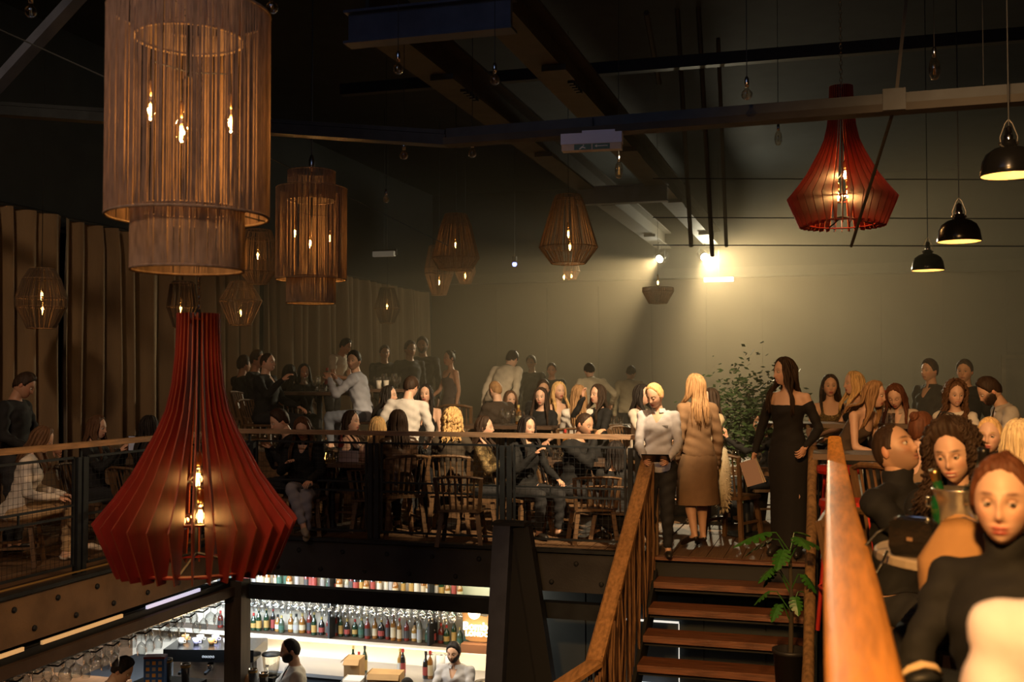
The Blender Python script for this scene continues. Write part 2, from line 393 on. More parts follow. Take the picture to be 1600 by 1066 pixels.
# right stair handrail: round log
t = thing('stair_railing', 'right stair handrail, a round pale barked log seen end-on beside the plant', 'railing', (-.19, 9.9, 0))
mb = MB(); A2, B2 = Vector((-.0, .22, 1.0)), Vector((-.0, -2.75, -.68)); n = 14
pts = [A2.lerp(B2, i/n)+Vector((rnd.uniform(-.003, .003), 0, 0)) for i in range(n+1)]
mb.tube(pts, [.041+.003*math.sin(i*1.7) for i in range(n+1)], 12); mb.obj('handrail', M_log, t, True)
MB().bar((.0, .17, 0), (.0, .17, .96), .05, .05, up=(0, 1, 0)).obj('newel_post', M_steel, t)
for i in range(24):
    u = i/23; y = .1-2.6*u; z = .93-1.47*u*1.0
    MB().tube([(.05, y, z-.02), (.05, y-.02, z-.95)], .006, 4).obj('baluster_rope', M_steel, t)
# right balcony handrail (runs towards the viewer)
t = thing('guard_railing', 'broad blond wooden handrail running toward the viewer on the right balcony', 'railing', (0, 0, 0))
vs = []; secs = [(.35, -.022, .118, 1.12), (1.88, -.020, .118, 1.12), (3.0, -.034, .110, 1.12), (4.6, -.042, .086, 1.12), (7.3, -.052, .066, 1.12), (10.1, -.062, .052, 1.12)]
n = 14
for (y, xa, xb, z) in secs:
    cx, w_ = (xa+xb)/2, (xb-xa)
    for j in range(n):
        q = 2*math.pi*(j+.5)/n; s_ = lambda v: math.copysign(abs(v)**.55, v)
        vs.append((cx+s_(math.cos(q))*w_/2, y, z-.03+s_(math.sin(q))*.03))
fs = [(i*n+j, i*n+(j+1) % n, (i+1)*n+(j+1) % n, (i+1)*n+j) for i in range(len(secs)-1) for j in range(n)]+[tuple(range(n)), tuple((len(secs)-1)*n+j for j in range(n))[::-1]]
mb = MB(); mb.add(vs, fs); mb.obj('handrail', mat('handrail_blond', (.85, .36, .065), .5, var=.35, scale=5, stretch=(9, .7, 9), bump=.15, bscale=30), t, True)
for y in (1.2, 3.2, 5.2, 7.2, 9.2):
    MB().bar((.04, y, 0), (.04, y, 1.07), .045, .045, up=(0, 1, 0)).obj('post', M_steel, t)
for k in range(5):
    MB().tube([(.04, .6, .18+k*.18), (.04, 9.9, .18+k*.18)], .006, 5).obj('rail_wire', M_steel, t)
# the canopy steel post and brace in front of the bar
t = thing('steel_post', 'blue grey steel post with dark slanting brace standing before the bar', 'post', (-2.97, 9.75, ZB))
MB().bar((.0, 0, 3.12), (-.17, 0, 0), .165, .13, up=(0, 1, 0)).obj('post', M_bsteel, t)
MB().bar((.17, .05, 3.1), (.67, .05, 0), .15, .13, up=(0, 1, 0)).obj('brace', M_black, t)
MB().slab([(.05, 3.1), (.14, 3.1), (.62, 0), (-.15, 0)], .03, Matrix.Translation((0, .08, 0)) @ Matrix.Rotation(R(90), 4, 'X')).obj('web_plate', M_black, t)
MB().box((.06, .03, 3.13), (.32, .2, .03)).obj('cap_plate', M_black, t)

# ---------------------------------------------------------------- roof steel
rf = [(-2.45, 'front'), (-3.45, 'rear')]
for x in (-2.45, -3.5):
    o = struct(MB().box((x, 15.6, 4.415), (.30, 15.6, .03)).obj('beam_roof', M_beam))
    MB().box((x, 15.6, 4.58), (.03, 15.6, .30)).obj('beam_web', M_beam, o)
    MB().box((x, 15.6, 4.74), (.30, 15.6, .03)).obj('beam_flange', M_beam, o)
    for y in (9.4, 13.0, 17.0, 21.0):
        MB().box((x+.10, y, 4.37), (.22, .35, .05)).obj('splice_plate', M_beam, o)
    for k in range(5): MB().box((x+.13, 9.75+k*.09, 4.38), (.05, .05, .04)).obj('splice_bolt', M_black, o)
for y, z in ((7.72, 4.36), (15.6, 4.3)):
    o = struct(MB().box((-2.95, y, z), (1.32, .05, .26)).obj('beam_cross', M_bsteel))
    for dz in (-.12, .12): MB().box((-2.95, y, z+dz), (1.36, .16, .02)).obj('beam_flange', M_bsteel, o)
# cambered truss chord
YT = 7.5; n0 = PY(700, 221, YT); nl = PY(-120, 166, YT); nr = PY(1760, 141, YT)
o = struct(MB().bar(n0, nl, .14, .075).obj('truss_chord', M_steel))
MB().bar(n0+Vector((0, -.05, .055)), nl+Vector((0, -.05, .055)), .05, .03).obj('chord_angle', M_steel, o)
MB().bar(n0+Vector((0, -.04, -.02)), nr+Vector((0, -.04, -.02)), .14, .05).obj('chord_right', M_beam, o)
MB().bar(n0+Vector((0, .02, .05)), nr+Vector((0, .02, .05)), .14, .07).obj('chord_top', M_steel, o)
MB().box(PY(1397, 156, YT-.1), (.14, .05, .14)).obj('gusset_plate', M_steel, o)
def strut(label_name, a, b, w_, m, par=None):
    return MB().bar(a, b, w_, w_*.6).obj(label_name, m, par)
strut('truss_brace', PY(-30, 160, 7.3), PY(128, -12, 7.3), .12, M_bsteel, o)
strut('truss_brace', PY(1400, 150, 7.42), PY(1418, -20, 7.42), .035, M_beam, o)
mb = MB(); mb.tube([PY(1400, 160, 7.42), PY(1330, 385, 8.8)], .012, 6); mb.obj('tie_rod', M_beam, o)
mb = MB(); mb.tube([PY(-10, 42, 6.6), PY(180, 128, 6.9), PY(700, 384, 14.0)], .006, 5); tag(mb.obj('cable', M_black), 'thin dark cable sagging from the upper left corner to the woven lamps', 'cable')
for (x0, y0, x1, y1, Y, r_) in ((1057, -10, 1080, 385, 15, .03), (1090, -10, 1113, 400, 15, .03), (1122, 60, 1135, 385, 15, .025), (1010, 20, 1030, 130, 14, .035)):
    mb = MB(); mb.tube([PY(x0, y0, Y-2), PY(x1, y1, Y)], r_, 6); mb.obj('conduit', M_beam, o)
for y, nm in ((279, 0), (340, 1), (383, 2)):
    mb = MB(); mb.tube([PY(1020, y, 12), PY(1640, y+2, 12)], .006, 5)
    tag(mb.obj('catenary_wire', M_steel), ['top wire crossing behind the far red fin lamp', 'middle wire crossing at the foot of the far red fin lamp', 'lowest wire crossing above the small bell pendants'][nm], 'wire')
struct(MB().bar((-6, 12.6, 5.3), (6.5, 12.6, 5.3), .12, .14).obj('beam_purlin', M_black))

# ---------------------------------------------------------------- lamps
def hang(o, z0, zc=6.09, r=.005, name='cord', x=0, y=0):
    mb = MB(); mb.tube([(x, y, z0), (x, y, zc-o.location.z)], r, 5); return mb.obj(name, M_black, o)
def bulb(parent, c, r, kind='globe', lit=True, power=4, fs=1):
    """glass bulb (part) with cap and filament (sub-parts)"""
    mb = MB(); c = Vector(c)
    if kind == 'globe': prof = [(.001, -r), (r*.5, -r*.87), (r*.87, -r*.5), (r, 0), (r*.87, r*.5), (r*.5, r*.87), (r*.32, r*1.15), (r*.3, r*1.45)]
    else: prof = [(.001, -r*2.3), (r*.6, -r*2.1), (r, -r*1.2), (r*1.05, 0), (r*.9, r*1.1), (r*.5, r*1.7), (r*.45, r*2.1)]
    top = prof[-1][1]
    g = mb.lathe(prof, 12).obj('bulb', M_bulbglass, parent, True, c)
    MB().lathe([(r*.34, top-.004), (r*.4, top+.02), (r*.4, top+.05), (r*.2, top+.065)], 8, capb=True, capt=True).obj('bulb_cap', M_brass if lit else M_chrome, g, True)
    f = MB()
    for k in range(4):
        a = k*math.pi/2; q = r*.22
        f.tube([(q*math.cos(a), q*math.sin(a), -r*.7*(1 if kind == 'globe' else 1.8)), (q*.6*math.cos(a+.5), q*.6*math.sin(a+.5), r*.6)], (.0022 if lit else .0012)*fs, 4)
    f.obj('filament', M_fil if lit else M_brass, g)
    if lit: lamp('POINT', 'bulb_glow', c, (1, .52, .18), power, size=r*.5, parent=parent)
    return g
def cords(parent, name, prof, n, m, r=.0026, jit=.003, seed=0, stray=True):
    """shade wall of many thin cords following a profile [(radius, z)...]; one joined part"""
    rn = random.Random(seed); mb = MB()
    for i in range(n):
        a = 2*math.pi*(i+rn.uniform(-.42, .42))/n; q = rn.uniform(-jit, jit); rr = r*rn.uniform(.7, 1.25)
        ca, sa = math.cos(a), math.sin(a); pts = []
        for k, (R_, z) in enumerate(prof):
            b = q if 0 < k < len(prof)-1 else q*.3
            pts.append(((R_)*ca-sa*b*3, (R_)*sa+ca*b*3, z))
        mb.tube(pts, rr, 3, caps=False)
    return stuff(mb.obj(name, m, parent))
def hoop(mb, R_, z, r=.004, n=36, s=5):
    pts = [(R_*math.cos(2*math.pi*i/n), R_*math.sin(2*math.pi*i/n), z) for i in range(n+1)]; mb.tube(pts, r, s, caps=False)
def mid(a, b, k=5): return [(a[0]+(b[0]-a[0])*i/k, a[1]+(b[1]-a[1])*i/k) for i in range(k+1)]
def rope_lamp(px, d, zbot, label, seed, power):
    p = PD(px, 533, d); p.z = zbot
    t = thing('rope_lamp', label, 'lamp', p, R(20), 'tiered rope pendant lamps')
    cords(t, 'middle_shade', mid((.335, 0), (.335, .875)), 310, M_jute, .0031, seed=seed)
    cords(t, 'lower_shade', mid((.232, -.225), (.232, .03), 3), 330, M_jute2, .0031, .0015, seed=seed+1)
    cords(t, 'upper_shade', mid((.225, .76), (.225, 1.04), 3), 240, M_jute2, .0031, .0015, seed=seed+2)
    for R_, z in ((.335, 0), (.335, .875), (.232, -.225), (.232, .03), (.225, .76), (.225, 1.04)):
        fr = MB(); hoop(fr, R_, z, .0065); fr.obj('hoop', M_jute2, t, True)
    f2 = MB()
    for a in range(3):
        a = a*2*math.pi/3+.4; c, s = math.cos(a), math.sin(a)
        f2.tube([(.335*c, .335*s, 0), (.232*c, .232*s, .02)], .003, 4); f2.tube([(.335*c, .335*s, .87), (0, 0, .87)], .003, 4)
        f2.tube([(.30*c, .30*s, .87), (.30*c, .30*s, 0)], .003, 4); f2.tube([(.225*c, .225*s, 1.04), (0, 0, 1.04)], .003, 4)
    f2.tube([(0, 0, .6), (0, 0, 1.05)], .012, 6)
    f2.obj('frame', M_black, t)
    for c in (Vector((-.145, -.06, .45)), Vector((.01, -.17, .334)), Vector((.175, .0, .415))):
        bulb(t, c, .026, 'tube', True, power)
        MB().tube([c+Vector((0, 0, .11)), c+Vector((0, 0, .20)), (0, 0, .62)], .004, 4).obj('lamp_wire', M_black, t)
    hang(t, 1.04, r=.008)
    MB().lathe([(.02, 1.04), (.03, 1.08), (.03, 1.15), (.012, 1.2)], 8).obj('suspension_cap', M_chrome, t, True)
    return t
rope_lamp(292, 4.6, 2.325, 'huge three tier jute rope pendant lamp hanging at the upper left', 11, 9)
rope_lamp(485.5, 10.4, 2.575, 'smaller looking three tier rope pendant lamp right of the huge one', 21, 9)

def chain(parent, z0, z1, x=0, y=0, r=.011, name='chain'):
    mb = MB(); z = z0; k = 0
    while z < z1:
        pts = []
        for i in range(9):
            a = 2*math.pi*i/8; u, v = r*.6*math.cos(a), r*1.35*math.sin(a)
            pts.append((x+(u if k % 2 else 0), y+(0 if k % 2 else u), z+v))
        mb.tube(pts, .0025, 4, caps=False); z += r*1.9; k += 1
    mb.obj(name, M_chrome, parent)
def fin_lamp(px, d, zk, sc_, label, nf, power, seed, rot=0):
    p = PD(px, 533, d); p.z = zk
    t = thing('fin_lamp', label, 'lamp', p, rot, 'red wooden fin chandeliers')
    k = sc_
    outer = [(.103, 1.0), (.105, .92), (.11, .80), (.125, .655), (.152, .53), (.195, .43), (.24, .345), (.305, .225), (.38, .12), (.478, 0), (.372, -.252)]
    inner = [(.30, -.252), (.245, -.15), (.228, 0), (.225, .10), (.19, .22), (.15, .36), (.12, .48), (.095, .62), (.075, .80), (.065, 1.0)]
    poly = [(x*k, z*k) for x, z in outer+inner]
    # thin upright blade in the x-z plane, triangulated as strip of quads between outer and inner
    th = .0032*k/1.0
    O = [(x*k, z*k) for x, z in outer]
    I = [(.065, 1.0), (.068, .92), (.075, .80), (.092, .655), (.11, .53), (.132, .43), (.155, .345), (.188, .225), (.213, .12), (.228, 0), (.30, -.252)]
    I = [(x*k, z*k) for x, z in I]
    vs = []
    for (a, b) in zip(O, I):
        for q, x, z in ((0, *a), (1, *a), (0, *b), (1, *b)): vs.append((x, -th if q == 0 else th, z))
    fs = []; ms = []
    for i in range(len(O)-1):
        a, b = 4*i, 4*(i+1)
        for f, m_ in (((a, a+2, b+2, b), 0), ((a+1, b+1, b+3, a+3), 0), ((a, b, b+1, a+1), 1), ((a+2, a+3, b+3, b+2), 1)): fs.append(f); ms.append(m_)
    for a in (0, 4*(len(O)-1)): fs.append((a, a+1, a+3, a+2)); ms.append(1)
    mb = MB(); mb.v = vs; mb.f = fs; mb.m = ms; me = mb.mesh('fin', [M_red, M_rededge])
    for i in range(nf): link('fin', me, t, rotz=2*math.pi*i/nf)
    def ring(z, r0, r1, nm):
        MB().lathe([(r0*k, z*k-.004), (r1*k, z*k-.004), (r1*k, z*k+.004), (r0*k, z*k+.004), (r0*k, z*k-.004)], 40).obj(nm, M_red, t)
    ring(.0, .205, .245, 'middle_ring'); ring(-.225, .285, .335, 'bottom_ring'); ring(.97, .03, .085, 'top_ring')
    for a in range(4):
        a = a*math.pi/2+.3; MB().tube([(0, 0, -.16*k), (.30*k*math.cos(a), .30*k*math.sin(a), -.225*k)], .007, 5).obj('spoke', M_black, t)
    MB().tube([(0, 0, -.17*k), (0, 0, 1.02*k)], .009, 6).obj('stem', M_black, t)
    for (x, y, z, L) in ((.025, -.03, .20, .35), (-.045, -.06, .0, .12), (.045, -.04, .025, .12)):
        bulb(t, (x*k, y*k, z*k), .046*k, 'globe', True, power)
        MB().tube([(x*k, y*k, z*k+.105*k), (x*k, y*k, z*k+.16*k), (0, 0, z*k+(.105+L)*k)], .004, 4).obj('lamp_wire', M_black, t)
    chain(t, 1.02*k, 6.05-p.z, r=.012 if px < 800 else .02)
    return t
fin_lamp(310, 5.3, .955, 1.0, 'big red wooden fin chandelier hanging over the bar void', 30, .9, 1)
fin_lamp(1318, 9.6, 3.225, 1.0, 'red wooden fin chandelier hanging high at the upper right', 34, 6, 2, .1)

def woven(px, py, d, prof, label, seed, n=130, bulbs=((0, 0, 0),), power=2.0, m=None, dz=0):
    """prof: [(radius px, y px)] top to bottom as seen; turned to metres at distance d"""
    p = PD(px, py, d); s = d/1700
    t = thing('woven_lamp', label, 'lamp', p, 0, 'woven basket pendant lamps')
    pr = [(r_*s, (py-y)*s) for r_, y in prof]; dense = []
    for a, b in zip(pr[:-1], pr[1:]): dense += mid(a, b, 3)[:-1]
    dense.append(pr[-1])
    cords(t, 'woven_shade', dense, n, m or M_jute, .0048*d/14, .004, seed)
    for a in pr:
        h = MB(); hoop(h, a[0], a[1], .006*d/14, 20, 4); h.obj('hoop', M_jute, t)
    for (x, y, z) in bulbs: bulb(t, (x*s, y*s, z*s), .032, 'tube', True, power, 2)
    hang(t, pr[0][1], r=.004)
    return t
woven(712, 378, 17.2, [(17, 335), (24, 352), (37, 404), (26, 421)], 'tapered woven pendant lamp with one bulb left of centre', 31, bulbs=((0, 0, -3),))
woven(888, 360, 13.9, [(19, 305), (24, 315), (46, 387), (27, 412)], 'tapered woven pendant lamp in the middle of the room', 32, n=100, bulbs=((0, 0, -4), (2, 2, -24)))
woven(686, 440, 19, [(16, 385), (22, 419), (22, 428), (11, 461)], 'woven pendant lamp below and left of the tapered one', 33, n=60)
woven(727, 430, 20, [(12, 392), (16, 425), (9, 443)], 'small woven pendant lamp below and right of the tapered one', 34, n=50)
woven(1028, 455, 19, [(24, 450), (24, 456), (14, 474)], 'shallow bowl shaped woven lamp under the left spotlight', 35, n=60, bulbs=((0, 0, 14),))
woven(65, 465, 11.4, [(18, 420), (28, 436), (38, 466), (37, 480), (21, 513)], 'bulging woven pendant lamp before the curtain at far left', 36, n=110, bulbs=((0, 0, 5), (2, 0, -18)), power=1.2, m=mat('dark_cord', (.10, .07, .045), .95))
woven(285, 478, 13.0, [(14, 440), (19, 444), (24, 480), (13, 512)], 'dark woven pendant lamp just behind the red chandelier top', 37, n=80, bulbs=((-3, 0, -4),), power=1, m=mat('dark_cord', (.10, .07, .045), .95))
woven(376, 476, 14.8, [(15, 440), (22, 452), (33, 470), (16, 508)], 'faceted woven pendant lamp right of the red chandelier top', 38, n=80, bulbs=((0, 0, -12),), power=1.4)
woven(403, 400, 14.4, [(20, 360), (25, 374), (28, 425), (14, 444)], 'woven pendant lamp peeking from behind the huge rope lamp', 39, n=80, bulbs=((0, 0, 2),), power=1.8)
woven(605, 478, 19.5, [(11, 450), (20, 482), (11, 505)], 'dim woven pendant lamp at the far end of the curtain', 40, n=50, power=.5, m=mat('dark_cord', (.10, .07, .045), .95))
woven(893, 428, 21, [(10, 412), (13, 424), (7, 436)], 'tiny far woven lamp seen under the middle lamp', 41, n=40, bulbs=((0, 0, -3), (-12, 0, -4)))

def bell(px, py, d, r_, label, power):
    p = PD(px, py, d)
    t = thing('bell_pendant', label, 'lamp', p, 0, 'black metal bell pendants')
    prof = [(1, 0), (1.02, .03), (.98, .25), (.93, .55), (.80, .82), (.55, 1.0), (.30, 1.08), (.24, 1.2), (.24, 1.32)]
    MB().lathe([(a*r_, b*r_) for a, b in prof]+[(.20*r_, 1.33*r_), (.2*r_, 1.2*r_)]).obj('shade', M_blackm, t, True)
    MB().lathe([(a*r_*.975, b*r_*.97+.003) for a, b in prof[:6]], 20).obj('shade_lining', M_inner, t, True)
    MB().lathe([(.16*r_, 1.33*r_), (.17*r_, 1.5*r_), (.13*r_, 1.52*r_), (.13*r_, 1.78*r_), (.06*r_, 1.85*r_)], 10).obj('socket', M_chrome, t, True)
    mb = MB()
    for s in (-1, 1): mb.tube([(s*.27*r_, 0, 1.15*r_), (s*.3*r_, 0, 1.45*r_), (s*.12*r_, 0, 1.95*r_), (0, 0, 2.1*r_)], .004, 5)
    mb.obj('yoke', M_chrome, t)
    for s in (-1, 1): MB().ell((s*.28*r_, 0, 1.2*r_), (.012,)*3, 6, 4).obj('knob', M_chrome, t)
    bulb(t, (0, 0, .35*r_), .03, 'globe', True, power)
    hang(t, 1.85*r_)
bell(1577, 275, 6.6, .165, 'largest black bell pendant, cut by the right edge', 9)
bell(1499, 378, 8.8, .170, 'black bell pendant right of and above the smallest one', 9)
bell(1450, 423, 11.6, .168, 'smallest looking black bell pendant with cream inside', 9)

_g = [(425, 12, 6.0, 'top left near the roof edge'), (622, 108, 7.0, 'in front of the rear roof beam'), (773, 125, 7.4, 'between the two roof beams'), (631, 243, 9, 'below the truss left of its bend'),
      (738, 240, 9, 'below the truss right of its bend'), (1167, 148, 7, 'above the truss left of the far red chandelier'), (1216, 215, 11, 'below the truss left of the far red chandelier'),
      (1460, 106, 7.2, 'high above the bell pendants'), (1537, 161, 7.0, 'on the truss near the largest bell pendant'), (967, 265, 10, 'right of the green exit light'), (48, 18, 6.2, 'in the very corner at upper left'), (603, 312, 12, 'over the gap between the rope lamp and woven lamp')]
for px, py, d, tx in _g:
    p = PD(px, py, d); t = thing('clear_bulb', 'small unlit clear hanging bulb '+tx, 'light bulb', p, 0, 'unlit clear bulbs under the roof')
    bulb(t, (0, 0, 0), .036, 'globe' if px not in (1216, 1460, 967) else 'tube', False); hang(t, .09, r=.003)
lamp('SPOT', 'unseen_spot', (-1.0, -.5, 2.6), (.75, .85, 1), 25, (-1.0, 9, 4.2), .1, 70, .8)  # unseen cool spot aimed up at the roof, no fixture

# exit lights
p = PD(925, 222, 7.62); t = thing('exit_light', 'white emergency exit light with green running man strip under the truss', 'exit light', p, R(4))
MB().box((0, 0, .02), (.43, .09, .075)).obj('housing', mat('white_plastic', (.62, .66, .85), .4), t)
MB().box((.06, 0, .065), (.25, .08, .02)).obj('housing_lid', mat('white_plastic', (.62, .66, .85), .4), t)
MB().box((0, .0, -.04), (.42, .075, .045)).obj('clear_cover', mat('diffuser', (.55, .42, .28), .35), t)
for k, x in enumerate((-.06, .07)):
    g = MB().box((x, -.0395, -.04), (.12, .004, .038)).obj('green_sign', mat('sign_green', (.01, .10, .05), .4), t)
    M_sw = mat('sign_white', (.75, .75, .62), .5)
    mb = MB(); q = x
    if k == 0:   # running figure
        mb.slab([(-.025, -.012), (-.012, -.002), (-.004, .006), (.006, .002), (.022, -.008), (.018, -.013), (0, -.006), (-.02, -.018)], .002, Matrix.Translation((q, -.0425, -.04)) @ Matrix.Rotation(R(90), 4, 'X'))
        mb.ell((q+.006, -.0425, -.028), (.005, .0015, .005), 8, 5)
    else:        # arrow
        mb.slab([(-.045, .003), (-.03, .014), (-.03, .006), (.045, .006), (.045, 0), (-.03, 0), (-.03, -.008)], .002, Matrix.Translation((q, -.0425, -.04)) @ Matrix.Rotation(R(90), 4, 'X'))
    mb.obj('pictogram', M_sw, g)
MB().tube([(0, 0, .07), (0, 0, .17)], .006, 5).obj('bracket', M_black, t)
for px, py, d, w_, es, tx in ((1123, 437, 22, .58, 4.0, 'lit emergency tube light under the right spotlight'), (600, 397, 18, .38, .05, 'dim emergency tube light above the far end of the curtain')):
    p = PD(px, py, d); t = thing('tube_light', tx, 'light', p)
    MB().box((0, 0, 0), (w_, .08, .085)).obj('diffuser', mat('tube_diffuser_%d' % px, (.9, .9, .8), .4, emit=(1, .95, .75), es=es), t)
    MB().box((0, .05, .03), (w_+.04, .04, .1)).obj('housing', M_beam, t); hang(t, .05, r=.006)
p = PD(804, 413, 20); t = thing('indicator_light', 'tiny blue indicator light far back between the woven lamps', 'light', p)
MB().ell((0, 0, 0), (.045,)*3, 8, 6).obj('lens', mat('blue_glow', (.2, .2, 1), .5, emit=(.25, .3, 1), es=5), t); MB().lathe([(.03, .03), (.05, .06), (.05, .14)], 8, capt=True).obj('housing', M_black, t); hang(t, .1)

# ---------------------------------------------------------------- stage spotlights at the back
def stage_spot(px, py, d, tgt, power, spot, label, glow):
    p = PD(px, py, d); t = thing('stage_spotlight', label, 'spotlight', p)
    dr_ = (Vector(tgt)-p).normalized(); q = dr_.to_track_quat('-Z', 'Y').to_matrix().to_4x4()
    b = MB().lathe([(.09, 0), (.10, .02), (.10, .25), (.06, .30)], 14, capt=True).obj('can', M_blackm, t, True); b.matrix_local = q
    l = MB().lathe([(.0, .012), (.075, .012)], 14).obj('lens', M_led, t); l.matrix_local = q
    for s in (-1, 1): MB().bar((s*.11, 0, 0), (s*.11, 0, .22), .012, .03, up=(0, 1, 0)).obj('yoke', M_black, t)
    hang(t, .2, zc=4.41, r=.015, name='clamp')
    L = lamp('SPOT', 'beam', p+dr_*.03, (1, .82, .50), power, tgt, .05, spot, .5)
    lamp('POINT', 'spill', p+dr_*.25, (1, .9, .62), glow, None, .08)
stage_spot(1030, 405, 22.3, PD(800, 560, 18.5), 1500, 46, 'stage spotlight with beam slanting down to the left', 5)
stage_spot(1101, 402, 22.6, PD(1215, 500, 19.5), 2100, 66, 'brighter stage spotlight at the centre of the haze', 230)

# haze over the far half of the room
hz = bpy.data.materials.new('haze_air'); hz.use_nodes = True; nt = hz.node_tree; nt.nodes.clear()
o_ = nt.nodes.new('ShaderNodeOutputMaterial'); v_ = nt.nodes.new('ShaderNodeVolumePrincipled')
v_.inputs['Density'].default_value = .022; v_.inputs['Color'].default_value = (1, .85, .60, 1); v_.inputs['Anisotropy'].default_value = .5
nt.links.new(v_.outputs[0], o_.inputs['Volume'])
h_ = stuff(MB().box((-1.05, 18.0, 2.28), (15.7, 13.7, 4.5)).obj('haze', hz)); tag(h_, 'thin smoky haze hanging over the far half of the room', 'haze')
# ================================================================ PEOPLE
def ss(x, a, b):
    t = np.clip((x-a)/(b-a), 0, 1); return t*t*(3-2*t)
def g(x, s): return np.exp(-(x/s)**2)
SKIN = {'fair': (.74, .47, .34), 'mid': (.62, .37, .24), 'tan': (.50, .27, .17)}
HAIRC = {'black': (.012, .009, .008), 'dark': (.03, .017, .010), 'brown': (.085, .042, .02), 'auburn': (.085, .030, .013), 'light': (.26, .15, .07), 'blonde': (.52, .34, .15), 'pale': (.66, .48, .27)}
def head_base(nu, nv):
    ui = np.arange(nu)/nu; a = 2*np.pi*ui; a = a-.42*np.sin(a)     # denser at the front (a=0)
    e = (np.arange(nv+1)/nv-.5)*np.pi; e = e+.10*np.sin(2*e+.2); e[0] = -np.pi/2; e[-1] = np.pi/2
    A_, E_ = np.meshgrid(a, e); A_ = (A_+np.pi) % (2*np.pi)-np.pi
    dx, dy, dz = np.sin(A_)*np.cos(E_), np.cos(A_)*np.cos(E_), np.sin(E_)
    return A_, E_, dx, dy, dz
def head_pos(dx, dy, dz, fem, off=0):
    t = np.clip(-dz, 0, 1); u = np.clip(dz, 0, 1)
    wx = (.074 if fem else .078)+off; x = wx*dx*(1-(.25 if fem else .17)*t**1.8)*(1+.05*u)
    x = x*(1+.06*np.clip(dy, 0, 1)*(1-np.abs(dx)))
    fr = np.clip(dy*6, 0, 1); y = (.092+off)*dy
    y = y*(1+fr*(.62*t**2.2+.10*u**2)*1.0-(1-fr)*.30*t**1.4)+np.where(dy < 0, -.006, 0)*np.clip(-dy, 0, 1)
    z = (.118+off)*dz
    return x, y, z
def make_head(nu, nv, sp):
    fem = sp['fem']; A_, E_, dx, dy, dz = head_base(nu, nv); x, y, z = head_pos(dx, dy, dz, fem)
    f = ss(dy, .15, .5); ax = np.abs(x)
    y = y+f*(.011*g(x, .0085)*ss(z, -.055, -.025)*(1-ss(z, .0, .03))+.013*g(x, .0125)*g(z+.033, .012)-.005*g(x, .018)*g(z+.050, .007)
        -.012*g(ax-.031, .016)*g(z-.003, .013)+.005*g(ax-.028, .022)*g(z-.026, .008)+.004*g(ax-.043, .016)*g(z+.028, .018)
        +.0055*g(x, .020)*g(z+.0615, .0055)+.0065*g(x, .017)*g(z+.0745, .006)-.004*g(x, .022)*g(z+.068, .0028)+.006*g(x, .018)*g(z+.102, .012))
    sk = np.array(SKIN[sp.get('skin', 'fair')]); hc = np.array(HAIRC[sp['hc']])
    c = np.ones(x.shape+(3,))*sk
    def mix(col, w): nonlocal c; c = c*(1-w[..., None])+np.array(col)*w[..., None]
    mix(sk*np.array([1.0, .72, .68]), .55*f*g(ax-.045, .02)*g(z+.03, .02))
    mix(sk*np.array([.95, .75, .7]), .4*f*g(x, .014)*g(z+.035, .014))
    lipc = (.42, .06, .05) if fem else sk*np.array([.8, .55, .55])
    mix(lipc, np.clip(1.5*f*g(x, .021)*np.maximum(g(z+.0615, .0055), g(z+.0745, .0062)), 0, .9))
    mix((.10, .02, .02), np.clip(f*ss(-ax, -.024, -.018)*g(z+.068, .0022), 0, .9))
    if sp.get('smile'): mix((.75, .68, .6), np.clip(f*ss(-ax, -.02, -.014)*g(z+.069, .003), 0, .95))
    mix(hc*.9+sk*.06, np.clip(1.5*f*g(ax-.031, .016)*g(z-.026-.004*np.cos((ax-.031)*60), .0042), 0, .85))
    mix(sk*.35 if fem else sk*.5, np.clip(1.1*f*g(ax-.031, .0165)*g(z-.0075, .0075), 0, .75 if fem else .5))
    if sp.get('beard'):
        bw = f*0+ss(dy, -.25, .1)*(1-ss(z, -.078+.06*np.clip(ax/.07, 0, 1), -.058+.075*np.clip(ax/.07, 0, 1)))*(1-g(x, .02)*g(z+.068, .012))
        bw = np.maximum(bw, f*.8*g(x, .024)*g(z+.052, .006)); mix(hc*1.2, np.clip(bw*sp['beard'], 0, .95))
        y = y+np.clip(bw*sp['beard'], 0, 1)*.006*f
    P = np.stack([x, y, z], -1).reshape(-1, 3); C = c.reshape(-1, 3)
    F = [(i*nu+j, i*nu+(j+1) % nu, (i+1)*nu+(j+1) % nu, (i+1)*nu+j) for i in range(nv) for j in range(nu)]
    return P, F, C
